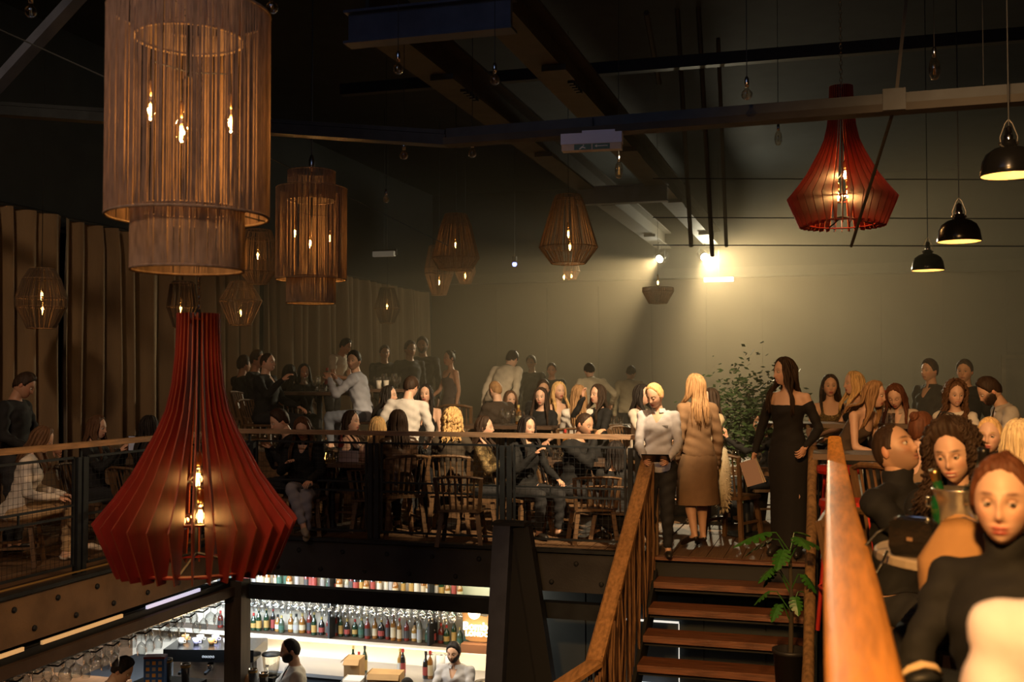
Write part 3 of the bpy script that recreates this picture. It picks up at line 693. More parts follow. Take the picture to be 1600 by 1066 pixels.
def cap_hair(nu, nv, sp, seed):
    st = sp['hair']; fem = sp['fem']; A_, E_, dx, dy, dz = head_base(nu, nv)
    a = np.abs(A_)*180/np.pi; x, y, z = head_pos(dx, dy, dz, fem)
    fz = sp.get('line', .086 if fem else .076)
    zl = np.interp(a, [0, 35, 58, 72, 95, 115, 180], [fz, fz-.012, fz-.045, -.012 if not fem else -.02, -.005 if st in ('short', 'buzz') else -.05, -.045, -.075])
    wgt = ss(z, zl, zl+np.where(a < 70, .034, .012))
    th = {'short': .010, 'buzz': .0035, 'long': .012, 'bun': .009, 'ponytail': .009, 'curly': .024}[st]
    top = {'short': .013, 'buzz': 0, 'long': .006, 'bun': .004, 'ponytail': .004, 'curly': .02}[st]
    rn = np.random.RandomState(seed); k1, k2 = rn.uniform(0, 6, 2)
    off = th+top*np.clip(dz, 0, 1)+th*.22*np.sin(A_*17+k1+3*np.sin(E_*4))+th*.12*np.sin(A_*41+k2)
    if st == 'long': off = off-.007*np.exp(-(x/.006)**2)*(dz > .4)
    off = off*wgt-.008*(1-wgt)
    n = np.stack([dx, dy, dz], -1); P = np.stack([x, y, z], -1)+n*off[..., None]
    P = P.reshape(-1, 3); w_ = wgt.reshape(-1)
    F = [(i*nu+j, i*nu+(j+1) % nu, (i+1)*nu+(j+1) % nu, (i+1)*nu+j) for i in range(nv) for j in range(nu)]
    F = [f for f in F if max(w_[list(f)]) > .02]
    return P, F
def tube_np(P, r, n, sq=.6):
    """P (k,3), r (k,) -> verts, faces"""
    k = len(P); T = np.gradient(P, axis=0); T /= np.linalg.norm(T, axis=1)[:, None]+1e-9
    ref = np.array([P[k//2][0], P[k//2][1], 0])+1e-6; ref = ref/np.linalg.norm(ref)
    X = ref-T*(T@ref)[:, None]; X /= np.linalg.norm(X, axis=1)[:, None]+1e-9; Y = np.cross(T, X)
    a = 2*np.pi*np.arange(n)/n
    V = P[:, None, :]+X[:, None, :]*(np.cos(a)*sq)[None, :, None]*r[:, None, None]+Y[:, None, :]*np.sin(a)[None, :, None]*r[:, None, None]
    F = [(i*n+j, i*n+(j+1) % n, (i+1)*n+(j+1) % n, (i+1)*n+j) for i in range(k-1) for j in range(n)]+[tuple(range(n))[::-1], tuple((k-1)*n+j for j in range(n))]
    return V.reshape(-1, 3), F
def locks(sp, seed, N, L, fem, thick, curl):
    """long hair: tapering strands in the head frame, z<0 hangs"""
    rn = np.random.RandomState(seed); VV = []; FF = []; n0 = 0
    for i in range(N):
        side = 1 if i % 2 else -1
        u = rn.uniform(0, 1); a0 = 180-122*u**(.9)  # azimuth 58..180
        if sp.get('back') and a0 < 95: a0 = 95+rn.uniform(0, 30)
        a = np.deg2rad(a0)*side; k = 13 if curl < .01 else (64 if N > 100 else 30); q = np.linspace(0, 1, k); lay = rn.uniform(.55, 1.2)
        e = np.deg2rad(np.clip(78*(1-q/.42), 0, 90)); e = np.where(q < .42, e, 0)
        dx, dy, dz = np.sin(a)*np.cos(e), np.cos(a)*np.cos(e), np.sin(e)
        x, y, z = head_pos(dx, dy, dz, fem, .008+.006*lay+(.018 if curl > .01 else 0))
        Ls = L*rn.uniform(.78, 1.0)*(1 if a0 > 75 else .95); f = np.clip((q-.42)/.58, 0, 1)
        zz = z-f*Ls
        front = 1-ss(np.array(a0), 95, 125)
        dn = ss(-zz, .06, .24)
        xt = np.sin(a)*(.082+.02*lay)+side*.015*front*dn; 
        yt = np.where(front > .5, np.cos(a)*.09+(.10-np.cos(a)*.09)*dn*(.9+.25*lay), np.cos(a)*.10-dn*(.045+.02*lay))
        m = ss(q, .38, .5); x = x*(1-m)+xt*m; y = y*(1-m)+yt*m
        ph = rn.uniform(0, 6.3, 3); amp = curl*ss(q, .15, .5)
        if curl > .01:
            fr_ = 2*np.pi*(L+.28)/(.045 if N > 100 else .075); x = x+.010*ss(q, 0, .2)*np.sin(q*fr_+ph[0])+rn.normal()*.016*q; y = y+.010*ss(q, 0, .2)*np.cos(q*fr_+ph[0])+rn.normal()*.016*q
            zz = zz+.006*np.sin(q*fr_*.7+ph[1])+rn.uniform(-.01, .014)*(q < .5); amp = 0*amp
        x = x+amp*np.sin(q*L*30+ph[0]); y = y+amp*np.cos(q*L*28+ph[1])
        x += .004*np.sin(q*7+ph[2])
        r = thick*rn.uniform(.7, 1.25)*np.interp(q, [0, .15, .6, .9, 1], [.6, 1, 1.05, .7, .15])
        V, F = tube_np(np.stack([x, y, zz], 1), r, 5); VV.append(V); FF += [tuple(j+n0 for j in f_) for f_ in F]; n0 += len(V)
    return np.concatenate(VV), FF
def eyes(sp, P, F, C, seg):
    """append eyeballs and lids to head arrays"""
    sk = np.array(SKIN[sp.get('skin', 'fair')]); V = [P]; CC = [C]; n0 = len(P); F = list(F)
    nu, nv = seg
    for s in (-1, 1):
        for lid in (0, 1):
            r = .0118 if not lid else .0126
            e = (np.arange(nv+1)/nv-.5)*np.pi; a = 2*np.pi*np.arange(nu)/nu; A_, E_ = np.meshgrid(a, e)
            lx, lz, ly = np.cos(A_)*np.cos(E_), np.sin(A_)*np.cos(E_), np.sin(E_)   # pole towards +y
            c = np.ones(lx.shape+(3,))*np.array([.62, .56, .5]); gx, gz = sp.get('gaze', (0, 0))
            dd = np.sqrt((lx-gx)**2+(lz-gz)**2); c[(dd < .52) & (ly > 0)] = (.05, .03, .02); c[(dd < .22) & (ly > 0)] = (.005, .005, .005)
            if lid: c[:] = sk*.72; edge = (lz < (.30 if not sp.get('shut') else -.25)); c[edge] = sk*.2
            Q = np.stack([s*.0305+lx*r, .0765+ly*r, .003+lz*r*.95], -1).reshape(-1, 3); ff = []
            for i in range(nv):
                for j in range(nu):
                    f_ = (i*nu+j, i*nu+(j+1) % nu, (i+1)*nu+(j+1) % nu, (i+1)*nu+j)
                    if lid and np.mean([Q[q][2] for q in f_]) < .003+(.0035 if not sp.get('shut') else -.006): continue
                    ff.append(tuple(q+n0 for q in f_))
            V.append(Q); CC.append(c.reshape(-1, 3)); F += ff; n0 += len(Q)
    return np.concatenate(V), F, np.concatenate(CC)
def rot3(M): return np.array(M)[:3, :3]
def ik(S, W_, L1, L2, pole):
    D = W_-S; d = D.length; d = min(d, (L1+L2)*.985); D.normalize(); W2 = S+D*d
    x = (L1*L1-L2*L2+d*d)/(2*d); h = math.sqrt(max(L1*L1-x*x, 1e-6)); p = pole-D*pole.dot(D); p.normalize()
    return S+D*x+p*h, W2

PEOPLE = []
def person(px, py, d, A, label, fem=True, H=None, pose='stand', floor=0.0, lean=0, roll=0, head=None, hp=0, hr=0, rh=None, lh=None, curl=.5, res=0, group=None, **sp):
    """px,py: picture point of the top of the head; d: metres from the viewer; A: facing; head: facing of the head; rh/lh: wrist targets (person frame)"""
    top = PD(px, py, d); sp['fem'] = fem; sp.setdefault('hc', 'dark'); sp.setdefault('hair', 'long' if fem else 'short')
    nom = 1.66 if fem else 1.78
    s = (H or nom)/1.75
    lx = Vector((0, 0, 0)); M = Matrix.Rotation(R(roll), 3, 'Y') @ Matrix.Rotation(-R(lean), 3, 'X')
    yawb = view_yaw(top, A); hA = A if head is None else head
    Mh = Matrix.Rotation(R(hA-A), 3, 'Z') @ Matrix.Rotation(-R(hp), 3, 'X') @ Matrix.Rotation(R(hr), 3, 'Y')
    hpit = M @ Vector((0, 0, .565)) + Mh @ Vector((0, .02, .115))
    htop = (hpit+Mh @ Vector((0, 0, .125))*1.0)
    tz = max(htop.z, hpit.z+.115)
    Z = top.z-floor
    if pose == 'stand':
        s = max(1.35, Z)/(tz+.95) if H is None else s
        P0 = Vector((0, 0, .95)); seat = None
    else:
        seat = Z-tz*s-.095*s; P0 = Vector((0, 0, seat/s+.095))
    sp.update(dict(s=s, M=M, Mh=Mh, P0=P0, pose=pose, seat=seat, hl=P0+hpit))
    hxy = Matrix.Rotation(yawb, 3, 'Z') @ ((P0+hpit)*s)
    root = Vector((top.x-hxy.x, top.y-hxy.y, floor+(Z-(P0.z+tz)*s if pose == 'stand' and H else 0)))
    sp.update(root=root, yaw=yawb, label=label, group=group, rh=rh, lh=lh, curl=curl, res=res, seed=len(PEOPLE)+5)
    PEOPLE.append(sp); return sp

def build_blob(sp):
    s, M, P0, fem, pose = sp['s'], sp['M'], sp['P0'], sp['fem'], sp['pose']
    T = lambda x, y, z: P0+M @ Vector((x, y, z))
    mb = MB(); k = .86 if fem else 1.0
    if fem: rings = [(-.10, .13, .09, 0), (-.06, .160, .112, -.005), (0, .170, .122, -.012), (.08, .148, .10, -.005), (.17, .120, .088, 0), (.26, .132, .098, .006), (.335, .140, .118, .018), (.40, .138, .10, .004), (.45, .122, .080, -.008), (.485, .085, .062, -.012), (.515, .05, .05, -.012)]
    else: rings = [(-.10, .13, .09, 0), (-.06, .155, .108, -.005), (0, .162, .115, -.01), (.08, .152, .105, 0), (.17, .142, .10, .002), (.28, .160, .115, .005), (.38, .172, .120, .005), (.45, .155, .095, -.008), (.487, .11, .075, -.012), (.52, .06, .058, -.012)]
    if sp.get('stout'): rings = [(z, a*1.12, b*1.18, c) for z, a, b, c in rings]
    n = 16; vs = []
    for z, a, b, yo in rings:
        for j in range(n):
            q = 2*math.pi*j/n; vs.append(T(a*math.cos(q), yo+b*math.sin(q), z))
    K = len(rings)
    mb.add(vs, [(i*n+j, i*n+(j+1) % n, (i+1)*n+(j+1) % n, (i+1)*n+j) for i in range(K-1) for j in range(n)]+[tuple(range(n))[::-1], tuple((K-1)*n+j for j in range(n))])
    if pose == 'sit':
        mb.ell(P0+Vector((0, -.03, -.02)), (.165, .13, .11), 12, 8)
    hl = sp['hl']; Mh = sp['Mh']
    nr = .047 if fem else .058
    mb.tube([T(0, -.015, .42), T(0, -.012, .51), hl+Mh @ Vector((0, -.012, -.05)), hl+Mh @ Vector((0, -.005, .02))], [nr*1.15, nr*1.05, nr, nr*.8], 10)
    shx = .158 if fem else .188; bones = {}
    arms = {}
    for sd in (-1, 1):
        S = T(sd*shx, -.01, .445); tgt = sp['rh'] if sd == 1 else sp['lh']
        if tgt is None: tgt = (.25, .04, P0.z-.14) if pose == 'stand' else (.16, .36, P0.z+.12)
        if sd == -1 and tgt[0] > 0 and (sp['lh'] is None): tgt = (-tgt[0], tgt[1], tgt[2])
        W_ = Vector(tgt); pole = Vector((sd*.55, -.5, -.8)) if pose == 'sit' else Vector((sd*.5, -.8, -.3))
        if sp.get('pole') and sp['pole'].get(sd): pole = Vector(sp['pole'][sd])
        if pose == 'sit' and (sp['rh'] if sd == 1 else sp['lh']) is not None: W_.z += min(0, P0.z-.555)
        E_, W_ = ik(S, W_, .29, .255, pole)
        mb.tube([T(sd*.05, -.012, .475), T(sd*.11, -.012, .462), S], [.045*k, .05*k, .052*k], 10)
        mb.ell(S, (.062*k, .06*k, .066*k), 12, 8)
        mb.tube([S, S.lerp(E_, .35), S.lerp(E_, .7), E_], [.056*k, .050*k, .044*k, .040*k], 10); mb.ell(E_, (.041*k,)*3, 10, 6)
        mb.tube([E_, E_.lerp(W_, .3), E_.lerp(W_, .7), W_, W_+(W_-E_).normalized()*.03], [.040*k, .043*k, .034*k, .027*k, .024*k], 10)
        arms[sd] = (S, E_, W_)
    legs = {}
    for sd in (-1, 1):
        Hp = P0+Vector((sd*.088, 0, -.03))
        if pose == 'sit':
            ky = sp.get('knee', .43); Kn = Hp+Vector((sd*.045, ky, -.01)); An = Vector((Kn.x, Kn.y-.03, max(.075, Kn.z-.43)))
            if sp.get('legs') == 'cross' and sd == 1: Kn = Hp+Vector((-.06, ky, .07)); An = Kn+Vector((-.16, .12, -.37))
        else:
            st_ = sp.get('step', 0); Kn = Vector((Hp.x*1.02, .03+sd*st_*.5, .49)); An = Vector((Hp.x*1.0, -.02+sd*st_, .08))
            if st_ and sd < 0: An.z += .03
            if sp.get('heels'): An.z += .07; 
        mb.tube([Hp, Hp.lerp(Kn, .35), Hp.lerp(Kn, .75), Kn], [.095, .085, .068, .058], 12); mb.ell(Kn, (.058,)*3, 10, 6)
        mb.tube([Kn, Kn.lerp(An, .3), Kn.lerp(An, .65), An], [.056, .058, .044, .036], 10)
        fz = -.035 if not sp.get('heels') else -.08
        fd = Vector((sd*.03, .15, fz+(.0 if not sp.get('heels') else -.02)))
        if sp.get('legs') == 'cross' and sd == 1: fd = Vector((-.06, .13, -.07))
        mb.ell(An+Vector((0, -.02, -.035)), (.034, .04, .036), 8, 6)
        mb.tube([An+Vector((0, -.02, -.03)), An+fd*.5+Vector((0, 0, -.012)), An+fd, An+fd*1.25], [.036, .036, .034, .02], 10, sq=.8)
        legs[sd] = (Hp, Kn, An, An+fd)
    B = [('torso', P0+M @ Vector((0, 0, -.05)), T(0, 0, .46), .13)]
    for sd in (-1, 1):
        S, E_, W_ = arms[sd]; Hp, Kn, An, Ft = legs[sd]
        B += [('ua', S, E_, .045), ('fa', E_, W_+(W_-E_).normalized()*.05, .033), ('th', Hp, Kn, .075), ('ca', Kn, An, .045), ('ft%d' % sd, An+Vector((0, -.03, -.05)), Ft, .03)]
    B += [('neck', T(0, 0, .52), hl, .05)]
    sp['B'] = B; sp['arms'] = arms; sp['legsj'] = legs
    return mb

def cloth_mat(col, kind='cloth', rough=.85, sheen=0, metal=0):
    nm = '%s_%02x%02x%02x' % (kind, *[int(min(c, 1)*255) for c in col])
    if kind == 'sequin': return mat(nm, col, .28, .75, var=.85, scale=90, bump=1, bscale=120)
    if kind == 'leather': return mat(nm, col, .35, 0, bump=.3, scale=14)
    return mat(nm, col, rough, 0, var=.18, scale=9, bump=.45, bscale=11)
def me_from(name, V, F, mats, smooth=True, C=None, mi=None):
    me = bpy.data.meshes.new(name)
    me.from_pydata(V.tolist() if hasattr(V, 'tolist') else V, [], F)
    for m in mats: me.materials.append(m)
    if smooth: me.polygons.foreach_set('use_smooth', np.ones(len(me.polygons), bool))
    if C is not None:
        at = me.color_attributes.new('Col', 'FLOAT_COLOR', 'POINT'); at.data.foreach_set('color', np.concatenate([C, np.ones((len(C), 1))], 1).astype(np.float32).ravel())
    me.update(); return me
M_skin = mat('skin', (.6, .35, .25), .5, attr='Col')
M_skin.node_tree.nodes['Principled BSDF'].inputs['Subsurface Weight'].default_value = .0
def hair_mat(hc):
    c = HAIRC[hc]; return mat('hair_'+hc, c, .62, 0, var=.5, scale=60, stretch=(1, 1, .08), spec=.25, bump=.5, col2=tuple(min(1, v*1.7+.004) for v in c))

def finish_people():
    tmp = []
    for sp in PEOPLE:
        mb = build_blob(sp); me = mb.mesh('tmp', M_black); o = bpy.data.objects.new('tmp', me); COL.objects.link(o)
        md = o.modifiers.new('r', 'REMESH'); md.mode = 'VOXEL'; md.voxel_size = sp.get('vox', .0175)/1.0; md.adaptivity = 0
        tmp.append(o)
    dg = bpy.context.evaluated_depsgraph_get()
    for sp, o in zip(PEOPLE, tmp):
        ev = o.evaluated_get(dg); me = ev.to_mesh(); nv = len(me.vertices)
        V = np.empty(nv*3, np.float32); me.vertices.foreach_get('co', V); V = V.reshape(-1, 3).astype(float)
        nf = len(me.polygons); F = np.empty(len(me.loops), np.int32); me.loops.foreach_get('vertex_index', F)
        lt = np.empty(nf, np.int32); me.polygons.foreach_get('loop_total', lt)
        ed = np.empty(len(me.edges)*2, np.int32); me.edges.foreach_get('vertices', ed); ed = ed.reshape(-1, 2)
        if (lt == 4).all(): Q = F.reshape(-1, 4)
        else: Q = np.array([f if len(f) == 4 else f+f[-1:] for f in [list(p.vertices) for p in me.polygons]])
        ev.to_mesh_clear()
        deg = np.bincount(ed.ravel(), minlength=nv)[:, None]
        for it in range(3):
            acc = np.zeros_like(V); np.add.at(acc, ed[:, 0], V[ed[:, 1]]); np.add.at(acc, ed[:, 1], V[ed[:, 0]])
            V = V*.45+.55*acc/np.maximum(deg, 1)
        compose(sp, V, Q)
    for o in tmp:
        m = o.data; bpy.data.objects.remove(o); bpy.data.meshes.remove(m)

def vnormals(V, Q):
    n = np.cross(V[Q[:, 2]]-V[Q[:, 0]], V[Q[:, 3]]-V[Q[:, 1]]); N = np.zeros_like(V)
    for k in range(4): np.add.at(N, Q[:, k], n)
    return N/(np.linalg.norm(N, axis=1)[:, None]+1e-12)
def compose(sp, V, Q):
    s, M, P0, fem = sp['s'], sp['M'], sp['P0'], sp['fem']; B = sp['B']; res = sp['res']; seed = sp['seed']
    D = []; TT = []
    for nm, a, b, r in B:
        a, b = np.array(a), np.array(b); ab = b-a; t = np.clip(((V-a)@ab)/(ab@ab), 0, 1); D.append(np.linalg.norm(V-(a+t[:, None]*ab), axis=1)/r if nm == 'torso' else np.linalg.norm(V-(a+t[:, None]*ab), axis=1)/r); TT.append(t)
    D = np.array(D); TT = np.array(TT); bi = D.argmin(0); bn = np.array([b[0] for b in B])[bi]; bt = TT[bi, np.arange(len(V))]
    lz = ((V-np.array(P0))@rot3(M))   # torso frame coords
    N = vnormals(V, Q); rn = np.random.RandomState(seed)
    root = thing('person', sp['label'], 'person', sp['root'], sp['yaw'], sp['group'])
    root.scale = (s, s, s)
    # ---- body: remeshed body + head + hands, one mesh
    hi = res; nu, nvv = [(26, 22), (44, 40), (96, 90)][hi]
    HP, HF, HC = make_head(nu, nvv, sp)
    HP, HF, HC = eyes(sp, HP, HF, HC, [(8, 6), (12, 8), (20, 14)][hi])
    em = MB()
    for sd in (-1, 1):
        em.ell((sd*.078, -.006, -.006), (.009, .018, .030), 8, 6, Matrix.Rotation(R(12*sd), 3, 'Z') @ Matrix.Rotation(R(-8), 3, 'X'))
    EV = np.array(em.v); n0 = len(HP); HP = np.concatenate([HP, EV]); HF = HF+[tuple(i+n0 for i in f) for f in em.f]
    sk = np.array(SKIN[sp.get('skin', 'fair')]); HC = np.concatenate([HC, np.ones((len(EV), 3))*sk*np.array([1, .8, .75])])
    Mh = rot3(sp['Mh']); hl = np.array(sp['hl']); HP = HP@Mh.T+hl
    hm = MB()
    for sd in (-1, 1):
        S, E_, W_ = sp['arms'][sd]; dr_ = (W_-E_).normalized()
        hd = sp.get('hand', {}).get(sd)
        if hd: dr_ = Vector(hd).normalized()
        pn = Vector((-sd*.9, .1, -.3)) if sp['pose'] == 'stand' else Vector((-sd*.2, 0, -1))
        pn = sp.get('palm', {}).get(sd, pn); pn = Vector(pn); pn = (pn-dr_*pn.dot(dr_)).normalized(); sx = dr_.cross(pn)*(-1 if sd > 0 else 1)  # towards the thumb
        k = .9 if fem else 1.05; base = W_+dr_*.015
        Mr = Matrix((sx, dr_, pn)).transposed()
        hm.ell(base+dr_*.042*k, (.040*k, .052*k, .016*k), 10, 6, Mr)
        hm.tube([W_-dr_*.01, base+dr_*.02], [.025*k, .026*k], 8, sq=.8)
        cu = sp['curl']; cu = cu.get(sd, .5) if isinstance(cu, dict) else cu
        for fi in range(4):
            o = (1.5-fi)*.0195*k; ln = (.068, .076, .071, .056)[fi]*k; p = base+dr_*(.082-.003*abs(fi-1.2))*k+sx*o; pts = [base+dr_*.055*k+sx*o*.9, p]; ang = cu*.5
            for j, q in enumerate((.45, .32, .25)):
                v = dr_*math.cos(ang)+pn*math.sin(ang)+sx*(1.5-fi)*.04; p = p+v*ln*q; pts.append(p.copy()); ang += cu*.95
            hm.tube(pts, [.0085*k, .0088*k, .008*k, .0072*k, .0050*k], 6)
        p = base+dr_*.015*k+sx*.026*k; t1 = (sx*.75+dr_*.7+pn*.25).normalized(); t2 = (sx*.35+dr_*.9+pn*.5*cu).normalized()
        hm.tube([base+dr_*.01*k+sx*.01*k, p, p+t1*.034*k, p+t1*.034*k+t2*.03*k], [.012*k, .0115*k, .0098*k, .006*k], 6)
    n1 = len(V); Vb = np.concatenate([V, HP, np.array(hm.v)]); Fb = [tuple(f) for f in Q.tolist()]+[tuple(i+n1 for i in f) for f in HF]+[tuple(i+n1+len(HP) for i in f) for f in hm.f]
    Cb = np.concatenate([np.ones((n1, 3))*sk*.97, HC, np.ones((len(hm.v), 3))*sk*np.array([1, .9, .86])])
    b = link('body', me_from('body', Vb, Fb, [M_skin], True, Cb), root)
    # ---- garments: shells that follow the body
    def shell(name, mask, off, m, wr=.004, extra=None, label=None, thick_fn=None):
        fm = mask[Q].sum(1) >= 3; q = Q[fm]
        if len(q) == 0: return None
        u, inv = np.unique(q, return_inverse=True); q = inv.reshape(-1, 4)
        P = V[u]+N[u]*(off+wr*np.sin(V[u][:, :1]*37+V[u][:, 2:]*61+seed)+wr*.7*np.sin(V[u][:, 1:2]*83-V[u][:, 2:]*47))
        if thick_fn is not None: P = P+N[u]*thick_fn(V[u], lz[u])[:, None]
        F = [tuple(f) for f in q.tolist()]
        e = np.concatenate([q[:, [0, 1]], q[:, [1, 2]], q[:, [2, 3]], q[:, [3, 0]]]); e = np.sort(e, 1); ue, cnt = np.unique(e, axis=0, return_counts=True); be = ue[cnt == 1]
        if len(be):
            bd = np.bincount(be.ravel(), minlength=len(P)); bv = bd > 0
            for _ in range(7):
                acc = np.zeros_like(P); np.add.at(acc, be[:, 0], P[be[:, 1]]); np.add.at(acc, be[:, 1], P[be[:, 0]])
                P[bv] = P[bv]*.4+.6*acc[bv]/bd[bv][:, None]
        if extra: n_ = len(P); P = np.concatenate([P, np.array(extra[0])]); F += [tuple(i+n_ for i in f) for f in extra[1]]
        o = link(name, me_from(name, P, F, [m], True), root)
        if label: o['label'] = label
        return o
    z = lz[:, 2]; tor = (bn == 'torso'); ua, fa = bn == 'ua', bn == 'fa'; leg = (bn == 'th') | (bn == 'ca')
    top, tc = sp.get('top', ('sweater', (.015, .016, .018)))[:2]; kind = sp['top'][2] if len(sp.get('top', ())) > 2 else 'cloth'
    bot, bc = sp.get('bottom', ('trousers', (.02, .021, .025)))
    nk = np.linalg.norm(lz[:, :2]-np.array([0, -.012]), axis=1)
    neckcut = (z < .495) | ((nk > .072) & (bn != 'neck'))
    vneck = ~((np.abs(lz[:, 0]) < .045*(z-.36)/.12) & (lz[:, 1] > 0) & (z > .36))
    TM = cloth_mat(tc, kind)
    if top == 'shirt': m_ = (tor & neckcut & vneck & (z > -.10)) | ua | (fa & (bt < .93)); off = .013
    elif top == 'sweater': m_ = (tor & neckcut & (z > -.08)) | ua | (fa & (bt < .95)); off = .012
    elif top == 'turtle': m_ = (tor & (z > -.08)) | ua | (fa & (bt < .95)) | ((bn == 'neck') & (bt < .45)); off = .012
    elif top == 'tee': m_ = (tor & neckcut & (z > -.08)) | (ua & (bt < .65)); off = .013
    elif top == 'coat': m_ = (tor & neckcut & vneck) | ua | (fa & (bt < .97)); off = .026
    elif top == 'blazer': m_ = (tor & neckcut & vneck & (z > -.16)) | ua | (fa & (bt < .95)); off = .02
    elif top == 'tank': m_ = (tor & (z < .37) & (z > -.08)) | (tor & (z < .47) & (np.abs(np.abs(lz[:, 0])-.085) < .016)); off = .008
    elif top == 'off': m_ = (tor & (z < .385) & (z > -.1)) | (ua & (bt > .12)) | (fa & (bt < .95)); off = .010
    elif top == 'dress': m_ = (tor & (z < .37)) | (tor & (z < .47) & (np.abs(np.abs(lz[:, 0])-.085) < .014)); off = .009
    extra = None
    if bot in ('longdress', 'coatskirt', 'skirt'):
        zt = .03; hem = {'longdress': .10, 'coatskirt': .46, 'skirt': .52}[bot]; n = 28; vs = []; K = 12; z1 = P0.z+zt
        for i in range(K+1):
            q = i/K; zz = z1+(hem-z1)*q
            a_ = np.interp(q, [0, .12, .5, 1], {'longdress': [.16, .19, .165, .155], 'coatskirt': [.17, .205, .215, .225], 'skirt': [.16, .19, .2, .21]}[bot])
            b_ = np.interp(q, [0, .12, .5, 1], {'longdress': [.125, .145, .13, .12], 'coatskirt': [.135, .165, .17, .18], 'skirt': [.12, .145, .15, .16]}[bot])
            for j in range(n):
                th_ = 2*math.pi*j/n; rr = 1+.035*q*math.sin(th_*5+seed)+.02*math.sin(th_*9+q*4); vs.append((a_*rr*math.cos(th_), -.005+b_*rr*math.sin(th_), zz))
        fs = [(i*n+j, (i+1)*n+j, (i+1)*n+(j+1) % n, i*n+(j+1) % n) for i in range(K) for j in range(n)]
        extra = (vs, fs)
    if top != 'none':
        nm_ = {'off': 'dress', 'dress': 'dress', 'tank': 'top', 'tee': 'shirt', 'turtle': 'sweater'}.get(top, top)
        ex = extra if bot in ('longdress', 'coatskirt') else None
        shell(nm_, m_, off, TM, .004 if top not in ('off', 'dress', 'tank') else .002, ex)
    if bot == 'skirt': link('skirt', me_from('skirt', np.array(extra[0]), extra[1], [cloth_mat(bc)], True), root)
    if bot in ('trousers', 'jeans'):
        shell('trousers', (tor & (z < .03)) | (leg & ~((bn == 'ca') & (bt > .97))), .010, cloth_mat(bc), .004)
    sc_ = sp.get('shoe', (.02, .018, .016))
    for sd in (-1, 1):
        shell('shoe', bn == 'ft%d' % sd, .008, cloth_mat(sc_, 'leather'), 0)
    if top == 'shirt' or top == 'coat' or top == 'blazer':   # collar
        cm = MB(); n = 16; vs = []
        for (zz, rr) in ((.478, .083), (.525, .066), (.532, .072), (.492, .096)):
            for j in range(n+1):
                th_ = R(105)+R(330)*j/n; rx = rr*(1.0 if not fem else .86); vs.append(P0+M @ Vector((rx*math.cos(th_), rx*.85*math.sin(th_)-.012+.02*(.53-zz)*10*max(0, math.sin(th_)), zz)))
        cm.add(vs, [(i*(n+1)+j, i*(n+1)+j+1, (i+1)*(n+1)+j+1, (i+1)*(n+1)+j) for i in range(3) for j in range(n)]); cm.obj('collar', TM, root, True)
    # ---- hair
    st = sp['hair']
    if st != 'bald':
        P, F = cap_hair(nu, nvv, sp, seed); P = P@Mh.T+hl; VV = [P]; FF = list(F)
        if st in ('long', 'curly', 'ponytail', 'bun'):
            Lh = sp.get('len', .38); N_ = sp.get('nl', [46, 64, 150][res]); cu = {'curly': .022}.get(st, sp.get('wave', .004)); tk = .013*math.sqrt(46/N_)*(1.15 if st == 'curly' else 1)*1.25
            if st in ('long', 'curly'):
                LV, LF = locks(sp, seed, N_, Lh, fem, tk, cu)
                Mt = rot3(M); wb = ss(-LV[:, 2], .05, .24)[:, None]; LV = (LV@Mh.T)*(1-wb)+(LV@Mt.T)*wb+hl
                n0 = sum(len(v) for v in VV); VV.append(LV); FF += [tuple(i+n0 for i in f) for f in LF]
            else:
                c = np.array((0, -.075, .095) if st == 'bun' else (0, -.105, .03)); rb = np.random.RandomState(seed); cm = MB()
                if sp.get('lowbun'): c = np.array((0, -.10, -.01))
                if st == 'bun':
                    for i in range(26):
                        ax_ = Vector(rb.normal(size=3)).normalized(); o1 = ax_.orthogonal().normalized(); o2 = ax_.cross(o1); r0 = rb.uniform(.018, .032)
                        cm.tube([Vector(c)+(o1*math.cos(t_)+o2*math.sin(t_))*r0+ax_*.008*math.sin(2*t_) for t_ in np.linspace(0, rb.uniform(2.5, 5.5), 9)], [.004]+[.0085]*7+[.003], 5)
                else:
                    for i in range(16):
                        x0, y0 = rb.normal(size=2)*.010; cm.tube([Vector(c)+Vector((x0, y0, 0))+Vector((x0*q*3, -.05*math.sin(q*2.4), -q*.30)) for q in np.linspace(0, 1, 8)], [.006, .010, .011, .011, .010, .009, .007, .002], 5)
                LV = np.array(cm.v)@Mh.T+hl; n0 = sum(len(v) for v in VV); VV.append(LV); FF += [tuple(i+n0 for i in f) for f in cm.f]
        h = link('hair', me_from('hair', np.concatenate(VV), FF, [hair_mat(sp['hc'])], True), root)
    if sp.get('beard', 0) > .8 :
        P, F, _ = make_head(nu, nvv, dict(sp, beard=None)); ctr = P; ax = np.abs(ctr[:, 0])
        w_ = (ctr[:, 1] > -.01)*(ctr[:, 2] < -.082+.065*np.clip(ax/.07, 0, 1))*1.0; n_ = P/np.linalg.norm(P, axis=1)[:, None]
        P2 = (P+n_*(.005*w_[:, None]-.01*(1-w_[:, None])))@Mh.T+hl; F2 = [f for f in F if w_[list(f)].sum() >= 2 and not all((abs(P[i][0]) < .022 and -.08 < P[i][2] < -.052) for i in f)]
        if F2: link('beard', me_from('beard', P2, F2, [hair_mat(sp['hc'])], True), root)
    sp['obj'] = root
    return root
BLK = (.009, .0095, .011); NAVY = (.02, .025, .04); WHT = (.72, .70, .68); BLU = (.42, .47, .62); CRM = (.62, .50, .36); BEI = (.52, .36, .2); JEAN = (.16, .19, .26)
SW = ('sweater', BLK); SH = ('shirt', WHT)
